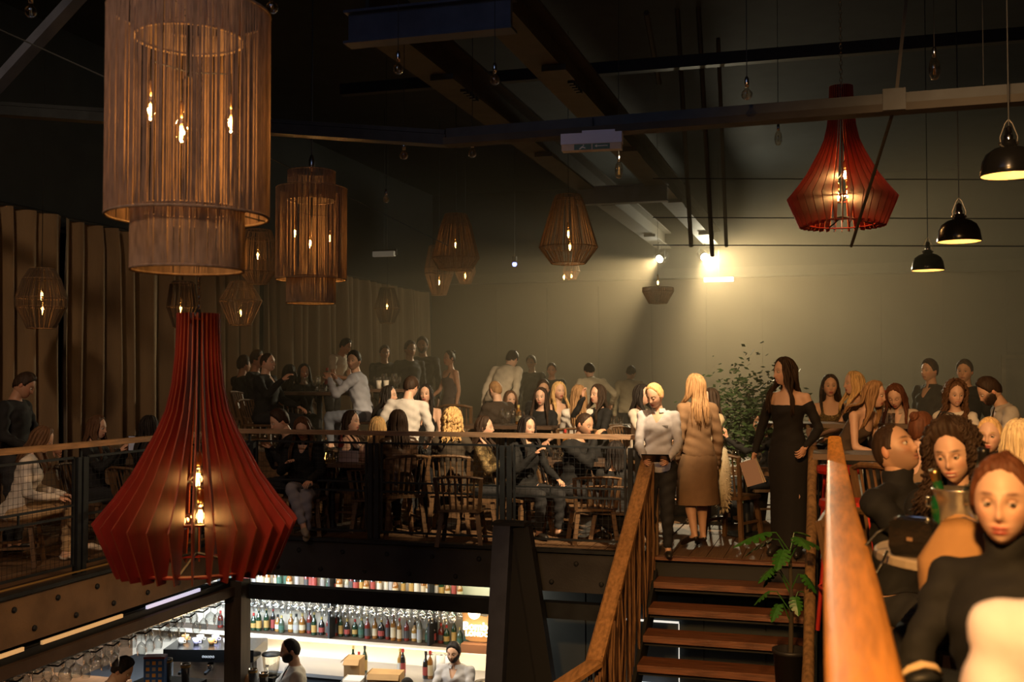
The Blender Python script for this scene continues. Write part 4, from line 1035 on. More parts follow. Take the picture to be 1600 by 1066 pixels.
# --- left gallery
person(38, 584, 10.3, 62, 'tall man in a black sweater standing with head bowed before the curtain', False, hp=28, hr=-8, head=75, rh=(.2, .25, 1.02), lh=(-.15, .3, 1.0), top=SW, res=1, skin='tan')
person(66, 668, 9.6, 80, 'seated woman in a white top and beige trousers half hidden behind the left rail', pose='sit', lean=14, hp=25, hc='brown', top=('shirt', (.75, .68, .6)), bottom=('trousers', BEI), shoe=(.7, .65, .6), len=.3, legs='cross')
person(152, 650, 11.0, 62, 'brown haired woman in black seated before the curtain looking right', pose='sit', hc='brown', hair='long', len=.36, top=SW, hp=8, res=1, rh=(.1, .33, .98), lh=(-.02, .36, .98))
person(234, 650, 10.9, 130, 'dark haired woman seated with her back turned beside the red chandelier', pose='sit', hc='black', len=.42, top=('coat', BLK), bottom=('trousers', BLK))
# --- rear left platform
person(402, 548, 15.0, 70, 'dark haired man seated behind the man with close cropped hair on the raised platform', False, pose='sit', floor=.7, top=SW, skin='tan')
person(418, 551, 14.0, 62, 'man with close cropped hair in a dark shirt seated on the raised platform', False, pose='sit', floor=.7, top=('shirt', BLK), hair='buzz', res=1, stout=1, rh=(.2, .32, 1.0))
person(381, 556, 15.6, 120, 'shadowy person sitting furthest left on the raised platform', False, pose='sit', floor=.7, top=SW, skin='tan')
person(452, 570, 15.2, 160, 'dark haired person in black seated left of the glasses table, back turned', pose='sit', floor=.7, hc='black', top=SW, len=.3)
person(475, 569, 15.6, 12, 'woman in black seated behind the glasses on the raised platform table', pose='sit', floor=.7, hc='black', top=SW, len=.35, skin='tan', res=1)
person(540, 530, 15.6, 55, 'standing man in a white polo shirt bending over the raised table', False, floor=.7, lean=22, hp=20, hc='black', top=('tee', (.62, .56, .46)), rh=(.12, .42, 1.05), lh=(-.1, .42, 1.02), skin='tan', res=1)
person(553, 549, 14.0, -108, 'man in a light blue shirt on a spindle chair looking back over his shoulder', False, pose='sit', floor=.7, lean=14, head=-28, top=('shirt', (.46, .50, .62)), bottom=('jeans', JEAN), hc='black', res=1, beard=.5, rh=(.18, .42, .98), lh=(-.18, .40, .98))
person(601, 540, 18.5, 10, 'dim man in black behind the left end of the dark crowd', False, pose='sit', floor=1.0, top=SW, skin='tan')
person(641, 533, 18, 25, 'dim man standing far back, left of two men in black', False, floor=.3, top=SW, skin='tan')
person(660, 527, 18.6, -10, 'dim bearded man standing far back, right of two men in black', False, floor=.3, top=SW, beard=.9, skin='tan')
person(702, 548, 17.5, -60, 'woman in a dark sleeveless dress far back in the gloom', floor=.3, top=('dress', (.08, .06, .06)), bottom=('longdress', BLK), skin='tan', rh=(.1, .3, 1.0), hc='black', hair='bun')
# --- middle
person(642, 590, 12.1, 170, 'waiter in a white shirt standing with his back turned by the front tables', False, hp=22, roll=4, hc='dark', top=SH, res=1, rh=(.24, .2, .98), lh=(-.28, .12, 1.0), head=150)
person(608, 603, 13.2, 70, 'dark haired woman with lit profile leaning in left of the waiter', pose='sit', lean=12, hc='black', top=SW, res=1, rh=(.05, .3, 1.15), len=.35)
person(665, 601, 13.4, -12, 'dark haired woman with her hand on her chin right of the waiter', pose='sit', hc='black', top=('tank', BLK), res=1, rh=(.02, .22, 1.12), hand={1: (-.1, .0, 1)}, len=.4)
person(774, 595, 14.3, -140, 'man with shaved fair head and dark shirt seated turned away', False, pose='sit', floor=.3, hair='buzz', hc='light', top=('shirt', (.05, .035, .025)), stout=1, hp=12, res=1)
person(797, 611, 15, 20, 'woman with a small dim face beyond the shaved man', pose='sit', floor=.3, hc='brown', top=SW, len=.25)
person(800, 549, 17, 150, 'person in a white shirt bending over a far table left of centre', False, floor=.3, lean=38, hp=30, hc='black', top=('shirt', (.62, .56, .46)))
person(830, 556, 18.5, -20, 'dim person with a bare face behind the bending white shirt', False, floor=.3, top=SW, skin='tan')
person(862, 568, 17.5, -5, 'dark haired young person in black far behind the women', False, floor=.3, top=SW, skin='tan')
person(849, 594, 15.5, 5, 'man with face half hidden behind the dark haired woman', False, pose='sit', floor=.3, top=SW, skin='mid')
person(845, 606, 13.6, -12, 'dark haired woman in a black top looking straight to the viewer', pose='sit', floor=.3, hc='dark', top=('tee', BLK), res=1, len=.42, rh=(.15, .2, .85))
person(873, 597, 14.2, 28, 'blonde woman in a pale strapless top beside the dark haired one', pose='sit', floor=.3, hc='blonde', top=('tank', (.62, .45, .3)), res=1, len=.36)
person(904, 602, 13.0, 176, 'woman in a white blouse with long light brown hair, back turned', pose='sit', floor=.3, hc='light', top=('shirt', (.78, .74, .70)), res=1, len=.42, nl=70)
person(934, 601, 12.9, -52, 'dark haired woman in glasses resting her cheek on her hand', pose='sit', floor=.3, hc='dark', top=SW, res=1, len=.38, rh=(.02, .24, 1.18), hand={1: (0, -.1, 1)})
person(921, 569, 16.8, -165, 'person in a pale shirt with elbows out bending over a far table', False, floor=.3, lean=30, hp=25, top=('shirt', (.58, .53, .40)), hc='black', rh=(.35, .25, 1.0), lh=(-.35, .25, 1.0))
person(986, 573, 17.2, 168, 'person in a pale shirt far back, left of the waitress', False, floor=.3, lean=22, hp=25, top=('shirt', (.50, .45, .32)), hc='black')
person(1003, 601, 12.4, 60, 'dark haired woman in a white tee half hidden behind the waitress', pose='sit', floor=.3, hc='black', top=('tee', (.75, .68, .6)), res=1, len=.3)
# --- front row behind the far railing
person(437, 641, 11.6, -75, 'man in black bent over the front table at left, profile left', False, pose='sit', lean=20, hp=22, top=SW, hc='dark', res=1, rh=(.1, .36, .9), lh=(-.1, .36, .9))
person(473, 653, 11.3, -14, 'brown haired woman in a black jacket looking down at the front table', pose='sit', hp=26, hc='brown', top=('blazer', BLK), bottom=('jeans', (.30, .31, .38)), shoe=(.4, .36, .3), res=1, len=.38, legs='cross', shut=1, rh=(.1, .3, .85))
person(549, 642, 12.0, 62, 'dark haired woman with bare shoulders and lit profile facing right', pose='sit', hc='dark', top=('tank', BLK), res=1, len=.24, back=1, rh=(.15, .3, .9))
person(590, 652, 11.7, 165, 'blonde woman in a backless top with her back to the railing', pose='sit', hc='blonde', top=('tank', (.6, .42, .25)), res=1, len=.34)
person(622, 641, 11.3, -160, 'person in a brown leather jacket with long dark hair, back turned', pose='sit', hc='dark', top=('blazer', (.05, .028, .018), 'leather'), len=.3)
person(706, 641, 11.6, 172, 'woman with curly golden blonde hair, back to the railing', pose='sit', hc='blonde', hair='curly', top=('blazer', (.06, .045, .03)), res=1, len=.24, rh=(.25, .3, .9))
person(757, 651, 11.6, 78, 'dark haired woman in a gold sequin top in lit profile facing right', pose='sit', hc='dark', top=('sweater', (.45, .33, .16), 'sequin'), res=1, len=.27, back=1, rh=(.15, .3, .9))
person(824, 650, 11.4, 38, 'dark haired woman in black with face half in shade at the front table', pose='sit', hc='black', top=SW, res=1, len=.36, hp=4, rh=(.12, .3, .95))
person(913, 645, 11.4, 55, 'man with a buzz cut leaning his chin on his hand', False, pose='sit', lean=12, hair='buzz', hc='dark', hp=14, top=SW, res=1, skin='mid', rh=(.02, .30, 1.06), hand={1: (-.5, .2, .7)}, beard=.35)
person(962, 690, 11.0, 170, 'person in black slumped low at the front table left of the stairs', pose='sit', hc='black', top=SW, len=.2, floor=-.0)
# --- stair head
person(1023, 600, 9.9, -8, 'blonde waitress in a white uniform shirt reading a small tablet', hp=24, head=-32, hair='bun', lowbun=1, hc='blonde', top=('shirt', (.66, .66, .72)), res=1, rh=(.10, .30, 1.02), lh=(-.14, .30, 1.02), shut=1, curl=.9)
person(1086, 585, 10.4, -150, 'woman with long fair hair in a knee length camel coat and heeled sandals', hc='light', top=('coat', (.23, .135, .07)), bottom=('coatskirt', (.23, .135, .07)), heels=1, len=.40, nl=60, res=1, step=.07, head=-125, skin='mid', shoe=(.02, .015, .012))
person(1110, 607, 12.2, -60, 'woman with a small lit profile just right of the camel coat', hc='dark', pose='sit', top=('sweater', (.5, .4, .25)), len=.28)
person(1226, 559, 10.0, -22, 'tall dark haired woman in a long black off shoulder dress', hc='dark', hair='long', len=.40, wave=.010, nl=80, head=-62, hp=4, top=('off', (.012, .010, .010)), bottom=('longdress', BLK), res=1, smile=1, rh=(.26, .12, .92), lh=(-.22, .16, .98), heels=1, curl=.9)
person(1190, 645, 12.4, -70, 'dark haired woman in black seated behind, raising a phone', hc='black', pose='sit', top=SW, len=.3, rh=(.2, .42, 1.0), lh=(.0, .45, 1.05), hand={-1: (0, .2, 1)})
# --- right balcony, back
person(1297, 586, 11.4, 6, 'dark haired woman in a gold sequin top behind the high table', hc='dark', pose='sit', top=('tank', (.40, .30, .14), 'sequin'), len=.30, res=1, hair='long', back=1, rh=(.2, .28, 1.0))
person(1334, 581, 10.9, -70, 'blonde woman in profile facing left over the high table', hc='blonde', pose='sit', top=('tank', BLK), len=.30, res=1)
person(1366, 596, 9.6, 60, 'woman with long golden hair leaning forward on bare arms', hc='light', pose='sit', lean=34, hp=10, top=('tank', (.10, .07, .05)), len=.34, nl=80, res=1, rh=(.10, .50, 1.02), lh=(-.12, .46, 1.0), head=72)
person(1399, 601, 10.4, -14, 'woman with dark reddish hair bowing her head over the high table', hc='auburn', pose='sit', lean=14, hp=30, top=('blazer', (.55, .45, .38)), len=.36, res=1, shut=1)
person(1452, 562, 12.8, -42, 'young man with quiff in a dark open shirt looking left', False, hc='dark', top=('shirt', (.035, .03, .028)), res=1)
person(1507, 563, 12.6, -14, 'young man in a black sweater in front of the brown wall', False, hc='dark', top=SW, res=1)
person(1493, 597, 10.2, -18, 'woman in a white tee with long wavy brown hair holding a menu', hc='brown', pose='sit', top=('tee', (.78, .74, .68)), len=.44, wave=.012, nl=80, res=1, rh=(-.05, .34, 1.18), lh=(-.18, .34, 1.16), head=15, smile=1, hp=8)
person(1546, 591, 9.8, -75, 'bearded man in a white shirt bowing to the left', False, hc='dark', hair='short', pose='sit', lean=18, hp=32, top=('shirt', (.66, .64, .64)), beard=.9, res=1, rh=(.1, .42, 1.0), lh=(-.1, .42, 1.02))
person(1440, 644, 7.2, 140, 'woman with bare arm raised turned away behind the man with cropped hair', hc='auburn', pose='sit', hair='bun', top=('tank', (.3, .2, .12)), res=1, rh=(.12, .3, 1.2), lean=10)
person(1546, 653, 7.0, -14, 'blonde woman in a black turtleneck looking to the viewer', hc='blonde', pose='sit', hair='bun', lowbun=1, top=('turtle', BLK), res=2, head=-10)
person(1592, 656, 6.2, 172, 'woman with straight pale blonde hair, back turned, at the right edge', hc='pale', pose='sit', top=('tank', (.05, .035, .02), 'sequin'), len=.30, nl=110, res=1, skin='fair')
# --- right balcony, front
person(1397, 664, 5.1, 58, 'man with cropped dark hair in a black shirt throwing his head back', False, hc='dark', hair='buzz', pose='sit', hp=-26, hr=0, head=62, top=('turtle', BLK), res=2, beard=.4, rh=(.02, .28, 1.06), hand={1: (-.2, .3, .9)}, skin='mid', vox=.013)
person(1489, 664, 4.35, -8, 'smiling woman with a mass of dark curly hair in a black top', hc='dark', hair='curly', pose='sit', head=-14, hp=10, hr=6, top=('blazer', BLK), len=.27, nl=330, res=2, smile=1, rh=(-.10, .26, .88), lh=(.0, .30, .92), vox=.013)
person(1566, 712, 2.85, -20, 'woman with auburn bun in a dark jacket and black sweater, nearest face', hc='auburn', hair='bun', pose='sit', head=-6, hp=2, top=('turtle', BLK), res=2, vox=.012, skin='fair', line=.080, gaze=(-.25, -.1))
person(1735, 652, 1.66, 190, 'person in a pale shirt with the back turned at the lower right corner', hc='auburn', hair='bun', pose='sit', top=('shirt', (.78, .72, .80)), res=1, vox=.013, lean=4, rh=(.25, .04, .62), lh=(-.25, .04, .62))
# --- bar staff below
person(454, 997, 11.2, -84, 'bearded bartender with shaved sides in a white shirt facing left', False, floor=ZB, hc='black', hair='buzz', top=('shirt', (.74, .68, .56)), beard=1, res=1, skin='mid', rh=(.15, .42, 1.02), lh=(-.1, .42, 1.0), hp=8)
person(709, 1004, 12.0, -22, 'bearded bartender in a grey white shirt by the bright back wall', False, floor=ZB, hc='black', top=('shirt', (.55, .53, .52)), beard=.95, res=1, skin='mid', rh=(.25, .35, .95), lh=(-.25, .35, .95), hp=8, lean=8)
person(191, 1028, 10.6, 70, 'dark haired bartender bowing at the left counter', False, floor=ZB, hc='black', top=('shirt', (.62, .55, .46)), res=1, skin='mid', hp=32, lean=14, rh=(.15, .42, 1.0), lh=(-.1, .42, 1.0))
person(388, 1054, 11.2, -150, 'bald headed man at the bar, only his scalp showing', False, floor=ZB, hair='buzz', hc='light', top=SW, skin='mid', hp=15, vox=.03)
person(636, 1061, 11.0, 175, 'dark haired head just rising at the bottom edge of the bar', False, floor=ZB, hc='black', top=SW, vox=.03)
finish_people()
# ================================================================ FURNITURE AND SMALL THINGS
# ---- spindle back chair prototype (seat height .46), stool prototype (seat .72)
def chair_parts(kind):
    P = []
    if kind == 'spindle':
        P.append(('seat', MB().slab([(-.20, -.20), (.20, -.20), (.225, .0), (.21, .20), (-.21, .20), (-.225, 0)], .035, Matrix.Translation((0, 0, .445))).mesh('seat', M_chairw)))
        for sx in (-1, 1):
            for sy in (-1, 1): P.append(('leg', MB().bar((sx*.17, sy*.16, .44), (sx*.215, sy*.205, 0), .042, .036, up=(0, 1, 0)).mesh('leg', M_chairw)))
            P.append(('stretcher', MB().bar((sx*.195, -.185, .20), (sx*.195, .185, .20), .02, .025).mesh('stretcher', M_chairw)))
            P.append(('back_post', MB().bar((sx*.195, -.19, .45), (sx*.225, -.27, .86), .036, .03, up=(0, 1, 0)).mesh('back_post', M_chairw)))
        mb = MB(); mb.tube([(-.235, -.255, .85), (-.13, -.30, .875), (0, -.315, .88), (.13, -.30, .875), (.235, -.255, .85)], .024, 8, sq=.7); P.append(('top_rail', mb.mesh('top_rail', M_chairw)))
        for k in range(6):
            x = -.14+k*.056; P.append(('spindle', MB().tube([(x, -.19, .46), (x*1.12, -.295+abs(x)*.12, .87)], .0095, 6).mesh('spindle', M_chairw)))
    else:
        P.append(('seat', MB().lathe([(.0, 0), (.17, 0), (.18, .02), (.175, .05), (.0, .055)], 20, c=(0, 0, .665)).mesh('seat', kind)))
        for k in range(4):
            a = math.pi/4+k*math.pi/2; c, s_ = math.cos(a), math.sin(a)
            P.append(('leg', MB().tube([(.13*c, .13*s_, .67), (.21*c, .21*s_, 0)], .014, 6).mesh('leg', kind)))
        mb = MB(); hoop(mb, .182, .25, .009, 16, 5); P.append(('foot_ring', mb.mesh('foot_ring', kind)))
    return P
CP = chair_parts('spindle'); SPD = chair_parts(M_steel); SPR = chair_parts(mat('red_metal', (.55, .03, .02), .4, .3))
def seat_thing(parts, name, label, loc, yaw, k, cat='chair', group=None):
    t = thing(name, label, cat, loc, yaw, group); t.scale = (1, 1, k)
    for nm, me in parts: link(nm, me, t)
    return t
def short(lb, n=11):
    w_ = lb.split(); w_ = w_[:n]
    while w_ and w_[-1] in ('the', 'a', 'an', 'in', 'of', 'with', 'and', 'to', 'by', 'before', 'behind', 'on', 'at', 'her', 'his', 'beside', 'left', 'right', 'over', 'just', 'from', 'seated', 'half', 'two', 'long', 'dark', 'black', 'white', 'front', 'raised', 'high', 'looking', 'lit', 'under', 'men', 'light', 'close', 'cropped', 'is', 'look', 'head', 'face', 'bare', 'brown', 'who', 'resting', 'holding', 'leaning', 'camel', 'short', 'near', 'off', 'lower', 'facing', 'back'): w_.pop()
    return ' '.join(w_)
for sp in PEOPLE:
    if sp['pose'] != 'sit': continue
    r_, st_ = sp['root'], sp['seat']
    if sp['label'].startswith('person in a pale shirt with the back turned'): continue
    off = Matrix.Rotation(sp['yaw'], 3, 'Z') @ Vector((0, -.02, 0))
    if st_ > .60: seat_thing(SPD, 'bar_stool', 'black stool under the '+short(sp['label']), r_+off, sp['yaw'], st_/.72, 'stool', 'black bar stools under seated guests')
    else: seat_thing(CP, 'dining_chair', 'wooden spindle chair under the '+short(sp['label']), r_+off, sp['yaw'], max(.3, st_)/.463, 'chair', 'wooden spindle back dining chairs')
def at(px, d, z):
    r = ray(px, 533); p = Vector((0, 0, H0))+r*d; p.z = z; return p
seat_thing(CP, 'dining_chair', 'empty wooden chair seen through the railing mesh near its middle post', at(722, 10.75, 0), view_yaw(at(722, 10.75, 0), 172), .78, 'chair', 'wooden spindle back dining chairs')
seat_thing(CP, 'dining_chair', 'empty wooden chair seen through the railing mesh beside the stair handrail', at(925, 10.9, 0), view_yaw(at(925, 10.9, 0), 190), .76, 'chair', 'wooden spindle back dining chairs')
seat_thing(CP, 'dining_chair', 'spindle back chair standing empty below the standing crowd in the rear centre', at(722, 14.6, .3), view_yaw(at(722, 14.6, .3), 160), 1.1, 'chair', 'wooden spindle back dining chairs')
seat_thing(SPR, 'bar_stool', 'red metal stool behind the blond handrail of the right balcony', at(1322, 7.0, 0), .4, 1.2, 'stool')
seat_thing(SPR, 'bar_stool', 'red metal stool in the gap between log handrail and blond handrail', at(1308, 9.2, 0), .2, 1.25, 'stool')

# ---- tables
def table(label, px, d, floor, w_, l_, h_=.74, rot=0, round_=False, mt=M_table):
    p = at(px, d, floor); t = thing('table', label, 'table', p, rot)
    if round_: MB().lathe([(0, h_-.035), (w_-.01, h_-.035), (w_, h_-.028), (w_, h_-.006), (w_-.006, h_), (0, h_)], 36).obj('tabletop', mt, t)
    else: MB().box((0, 0, h_-.02), (w_, l_, .04)).obj('tabletop', mt, t)
    MB().lathe([(.035, .03), (.035, h_-.03)], 10).obj('pedestal', M_black, t)
    MB().lathe([(0, 0), (.24, 0), (.24, .012), (.06, .03), (.035, .10)], 20).obj('foot_plate', M_black, t)
    MB().box((0, 0, h_-.045), (.3, .3, .02)).obj('mounting_plate', M_black, t)
    return t, p, h_
TB = []
TB.append(table('dark front row table with the candle and glasses at the left behind the railing', 520, 11.75, 0, 1.0, .7))
TB.append(table('dark front row table between the golden blonde curls and the waiter', 664, 12.25, 0, 1.1, .7))
TB.append(table('dark front row table before the man with chin on hand', 872, 11.95, 0, 1.2, .7))
TB.append(table('dark gallery table before the curtain at far left', 190, 11.6, 0, .7, .7))
TB.append(table('raised platform table carrying the tall glasses by the curtain', 500, 14.7, .7, 1.1, .7))
TB.append(table('raised platform table right of the man in light blue shirt', 607, 14.6, .7, .7, .6, .78))
TB.append(table('mid tier table in front of the women looking to the viewer', 800, 13.7, .3, 1.2, .7))
TB.append(table('mid tier table beside the woman in the white blouse', 950, 13.7, .3, .7, .7))
TB.append(table('low wooden table behind the camel coat with fur stole by it', 1165, 11.4, 0, 1.0, .6, .68, mt=M_chairw))
TB.append(table('long dark high table for the women on the right balcony', 1375, 10.45, 0, 2.3, .55, 1.2, R(2)))
TB.append(table('dark high table hidden by the man with cropped hair', 1440, 7.75, 0, 1.5, .5, 1.1))
TB.append(table('round high table with pale rim at the lower right under the handbag', 1545, 3.52, 0, .36, 0, 1.085, 0, True, mat('pale_table_rim', (.50, .40, .28), .4, var=.2, scale=4)))

# ---- glassware and bottles
wine_p = [(.033, 0), (.032, .003), (.006, .006), (.0035, .02), (.0035, .085), (.012, .095), (.032, .115), (.040, .145), (.038, .175), (.031, .205)]
gin_p = [(.036, 0), (.034, .004), (.006, .007), (.004, .05), (.012, .062), (.045, .085), (.055, .115), (.052, .145), (.042, .165)]
tum_p = [(.0, .006), (.026, .006), (.030, .012), (.036, .10), (.033, .10), (.027, .014)]
ME = dict(wine=MB().lathe(wine_p, 10, capb=True).mesh('wine_glass', M_glass, True), gin=MB().lathe(gin_p, 10, capb=True).mesh('gin_glass', M_glass, True), tum=MB().lathe(tum_p, 10).mesh('tumbler', M_glass, True))
GN = dict(wine=('wine_glass', 'wine glass'), gin=('balloon_glass', 'glass'), tum=('tumbler', 'tumbler'))
def gl(kind, p, label, group, flip=False, sc_=1):
    o = link(GN[kind][0], ME[kind], None, p, random.uniform(0, 6)); tag(o, label, GN[kind][1], group)
    if flip: o.rotation_euler = (math.pi, 0, random.uniform(0, 6))
    o.scale = (sc_,)*3; return o
BT = []
_bc = [(.22, .09, .015), (.012, .035, .015), (.30, .29, .22), (.012, .012, .012), (.16, .02, .012), (.32, .17, .04), (.05, .075, .05)]
_lc = [(.45, .38, .25), (.35, .22, .06), (.3, .3, .3), (.25, .04, .03), (.05, .05, .05), (.5, .48, .42), (.03, .09, .06)]
_bp = [[(.036, 0), (.037, .01), (.037, .17), (.03, .20), (.014, .23), (.013, .29), (.015, .295), (.015, .305)],
       [(.04, 0), (.042, .01), (.042, .13), (.036, .16), (.016, .19), (.014, .235), (.016, .24)],
       [(.032, 0), (.033, .01), (.033, .20), (.022, .235), (.012, .26), (.012, .31), (.014, .315)]]
for i, c in enumerate(_bc):
    for j, pf in enumerate(_bp):
        m = mat('bottle_glass_%d' % i, c, .12, 0, spec=.8); r_ = pf[2][0]; h_ = pf[-1][1]
        BT.append((MB().lathe(pf, 10, capb=True, capt=True).mesh('bottle', m, True), MB().lathe([(r_*1.02, .04), (r_*1.03, .041), (r_*1.03, pf[2][1]*.8), (r_*1.02, pf[2][1]*.81)], 10).mesh('label', mat('bottle_label_%d' % i, _lc[(i+j) % 7], .6)),
                   MB().lathe([(.0165, h_-.03), (.0165, h_+.006), (0, h_+.007)], 8).mesh('cap', mat('bottle_cap_%d' % ((i+j) % 3), [(.02, .02, .02), (.6, .45, .15), (.5, .05, .04)][(i+j) % 3], .4))))
def bottle(i, p, label, group, sc_=1.0):
    b, l, c = BT[i % len(BT)]; o = link('bottle', b, None, p, random.uniform(0, 6)); o.scale = (sc_,)*3; tag(o, label, 'bottle', group)
    link('label', l, o); link('cap', c, o); return o
rg = random.Random(5)
TN = ['front row left table', 'front row table behind golden curls', 'front row table before the man with chin on hand', 'gallery table at far left', 'raised table by the curtain', 'raised table right of the blue shirt', 'mid tier table', 'mid tier table by the white blouse', 'low table behind the camel coat', 'long high table on the right', 'high table behind the cropped haired man']
for k, (t, p, h_) in enumerate(TB[:11]):
    nn = [9, 8, 8, 4, 9, 6, 6, 4, 2, 9, 5][k]; bb = t.children[0].dimensions if False else None
    me_ = t.children[0].data; xs = [v.co.x for v in me_.vertices]; ys = [v.co.y for v in me_.vertices]; wx, wy = max(xs)*.82, max(ys)*.7
    for i in range(nn):
        q = p+Matrix.Rotation(t.rotation_euler.z, 3, 'Z') @ Vector((-wx+2*wx*(i+.5)/nn, rg.uniform(-wy, wy), h_+.001))
        kd = rg.choice(['wine', 'tum', 'gin', 'tum'])
        gl(kd, q, 'clear glass standing on the '+TN[k], 'glasses on the '+TN[k], sc_=1.0)
    if k in (0, 2, 4, 6, 9): bottle(rg.randrange(21), p+Vector((.05, .12, h_+.001)), 'bottle standing on the '+TN[k], None)
def candle(px, py, d, tx, z=None):
    p = PD(px, py, d); t = thing('tealight', 'small glowing tealight on '+tx, 'candle', p)
    MB().lathe([(.0, 0), (.028, 0), (.032, .06), (.029, .06), (.026, .008)], 12).obj('holder', M_bulbglass, t, True)
    MB().lathe([(0, .006), (.020, .006), (.020, .024), (0, .024)], 10).obj('wax', M_inner, t)
    MB().ell((0, 0, .036), (.005, .005, .012), 6, 5).obj('flame', mat('flame', (1, .5, .1), .5, emit=(1, .55, .15), es=25), t, True)
for k, (px, tx) in enumerate(((508, 'the front row left table'), (640, 'the front row table behind golden curls'), (905, 'the front row table by the stairs'))):
    d = [11.6, 12.2, 11.8][k]; pp = at(px, d, .742); pr = PD(px, 588, d); t = None
    p = pp; t = thing('tealight', 'small glowing tealight on '+tx, 'candle', p)
    MB().lathe([(.0, 0), (.028, 0), (.032, .06), (.029, .06), (.026, .008)], 12).obj('holder', M_bulbglass, t, True)
    MB().lathe([(0, .006), (.020, .006), (.020, .024), (0, .024)], 10).obj('wax', M_inner, t)
    MB().ell((0, 0, .036), (.006, .006, .014), 6, 5).obj('flame', mat('flame', (1, .5, .1), .5, emit=(1, .55, .15), es=25), t, True)
p = at(545, 11.55, .742); tag(MB().slab([(-.11, 0), (.11, 0), (.105, .12), (-.105, .12)], .03, Matrix.Rotation(R(80), 4, 'X')).obj('clutch_bag', mat('lilac_leather', (.30, .26, .34), .5), None, loc=p), 'pale lilac clutch bag standing on the front row left table', 'bag')
p = at(604, 14.5, 1.485)
for k, dx in enumerate((-.05, .03)):
    t = thing('paper_cup', ['left', 'right'][k]+' one of two white paper cups on the raised table', 'cup', p+Vector((dx*1.3, -.1, 0)))
    MB().lathe([(0, 0), (.028, 0), (.037, .11), (.034, .11), (.026, .01)], 12).obj('cup_wall', mat('white_paper', (.75, .70, .62), .6), t, True)

# ---- lower bar
YB = 12.5; XR = PY(857, 950, YB).x; XLB = -8.95
wb = struct(MB().box(((XLB+XR)/2, YB+.05, -1.6), (XR-XLB, .1, 2.5)).obj('wall_bar', M_cream))
struct(MB().box((-8.97, 8.0, -1.6), (.06, 9.0, 2.5)).obj('wall_bar_left', mat('bar_side_wood', (.16, .085, .04), .6, var=.4, scale=4, stretch=(1, 1, 5))))
struct(MB().box((XR+1.95, YB-1.1, -1.62), (3.9, .08, 2.46)).obj('wall_lower', M_walld))
for k in range(5):
    x = XR+.1+k*.62; MB().box((x+.30, YB-1.15, -1.62), (.605, .03, 2.44)).obj('wall_panel', M_walld, bpy.data.objects['wall_lower'])
struct(MB().box((XR-.02, YB-.7, -1.62), (.05, .9, 2.46)).obj('trim_3', M_black))
ds = PY(1008, 971, 11.3); de = PY(1061, 976, 11.3)
dd = struct(MB().box(((ds.x+de.x)/2-.25, 11.33, (ZB+ds.z)/2), (de.x-ds.x+.5, .05, ds.z-ZB)).obj('door_2', M_walld))
M_gap = mat('door_gap_light', (1, 1, .95), .5, emit=(1, .93, .8), es=.9)
MB().bar(Vector((ds.x-.5, 11.29, ds.z+.01)), Vector((de.x, 11.29, ds.z+.01)), .008, .02).obj('door_gap', M_gap, dd)
MB().bar(Vector((de.x, 11.29, ds.z)), Vector((de.x, 11.29, ZB+.1)), .008, .006, up=(0, 1, 0)).obj('door_gap', M_gap, dd)
t = MB().box((0, 0, 0), (.32, .02, .20)).obj('glowing_notice', mat('glow_paper', (.9, .9, .9), .5, emit=(.9, .93, 1), es=.8), None, loc=PY(1015, 1082, 11.2)); tag(t, 'white lit notice low on the wall behind the stair treads', 'notice');  # brightness is emission painted into the sheet, no lamp here
M_shelf = mat('bar_shelf', (.09, .06, .04), .5, var=.3, scale=5, stretch=(.5, 5, 5))
for k, z in enumerate((-1.02, -1.575)):
    s_ = thing('bar_shelf', ['upper', 'lower'][k]+' long shelf of bottles on the bright back wall of the bar', 'shelf', ((XLB+XR)/2, YB-.16, z))
    MB().box((0, 0, -.0), (XR-XLB-.1, .30, .035)).obj('board', M_shelf, s_)
    MB().box((0, -.155, -.0), (XR-XLB-.1, .012, .05)).obj('edge_strip', M_chairw if k == 0 else M_cream, s_)
    for q in range(5): MB().box((-(XR-XLB)/2+.4+q*1.3, -.0, .27 if k else .26), (.025, .28, .50)).obj('divider', M_black, s_)
rb = random.Random(9)
x = XLB+1.4
while x < XR-.95:
    bottle(rb.randrange(21), (x, YB-.17+rb.uniform(-.05, .05), -1.002), 'spirit bottle standing on the upper bar shelf', 'bottles on the upper bar shelf', rb.uniform(.85, 1.05)); x += rb.uniform(.068, .085) if rb.random() > .06 else .12
x = XLB+1.4
while x < XR-.95:
    bottle(rb.randrange(21), (x, YB-.12+rb.uniform(-.04, .04), -1.557), 'spirit bottle standing on the lower bar shelf', 'bottles on the lower bar shelf', rb.uniform(.85, 1.0)); x += rb.uniform(.075, .10)
for row in range(3):
    x = XLB+1.45+row*.03
    while x < XR-.95:
        if rb.random() > .10: gl('wine' if rb.random() > .4 else 'gin', (x, YB-.22-row*.09, -1.045-.0), 'stemmed glass hanging upside down beneath the upper bar shelf', 'glasses hanging under the upper bar shelf', True, 1.05)
        x += .092
M_rack = M_steel
rk = thing('glass_rack', 'dark canopy rack for stemmed glasses above the left bar counter', 'rack', (-6.45, 7.2, -.60))
MB().box((0, 0, .05), (1.1, 5.6, .09)).obj('canopy_board', mat('canopy_wood', (.10, .06, .035), .55, var=.4, scale=4), rk)
for k in range(5): MB().bar((-.5+k*.25, -2.75, -.01), (-.5+k*.25, 2.75, -.01), .02, .012).obj('rail', M_chrome, rk)
mbk = MB().tube([(-.56, 0, 0), (-.6, 0, -.05), (-.3, 0, -.065), (.5, 0, -.06), (.56, 0, -.02)], .008, 5).mesh('hook', M_black)
for k in range(24): link('hook', mbk, rk, (0, -2.6+k*.23, .0))
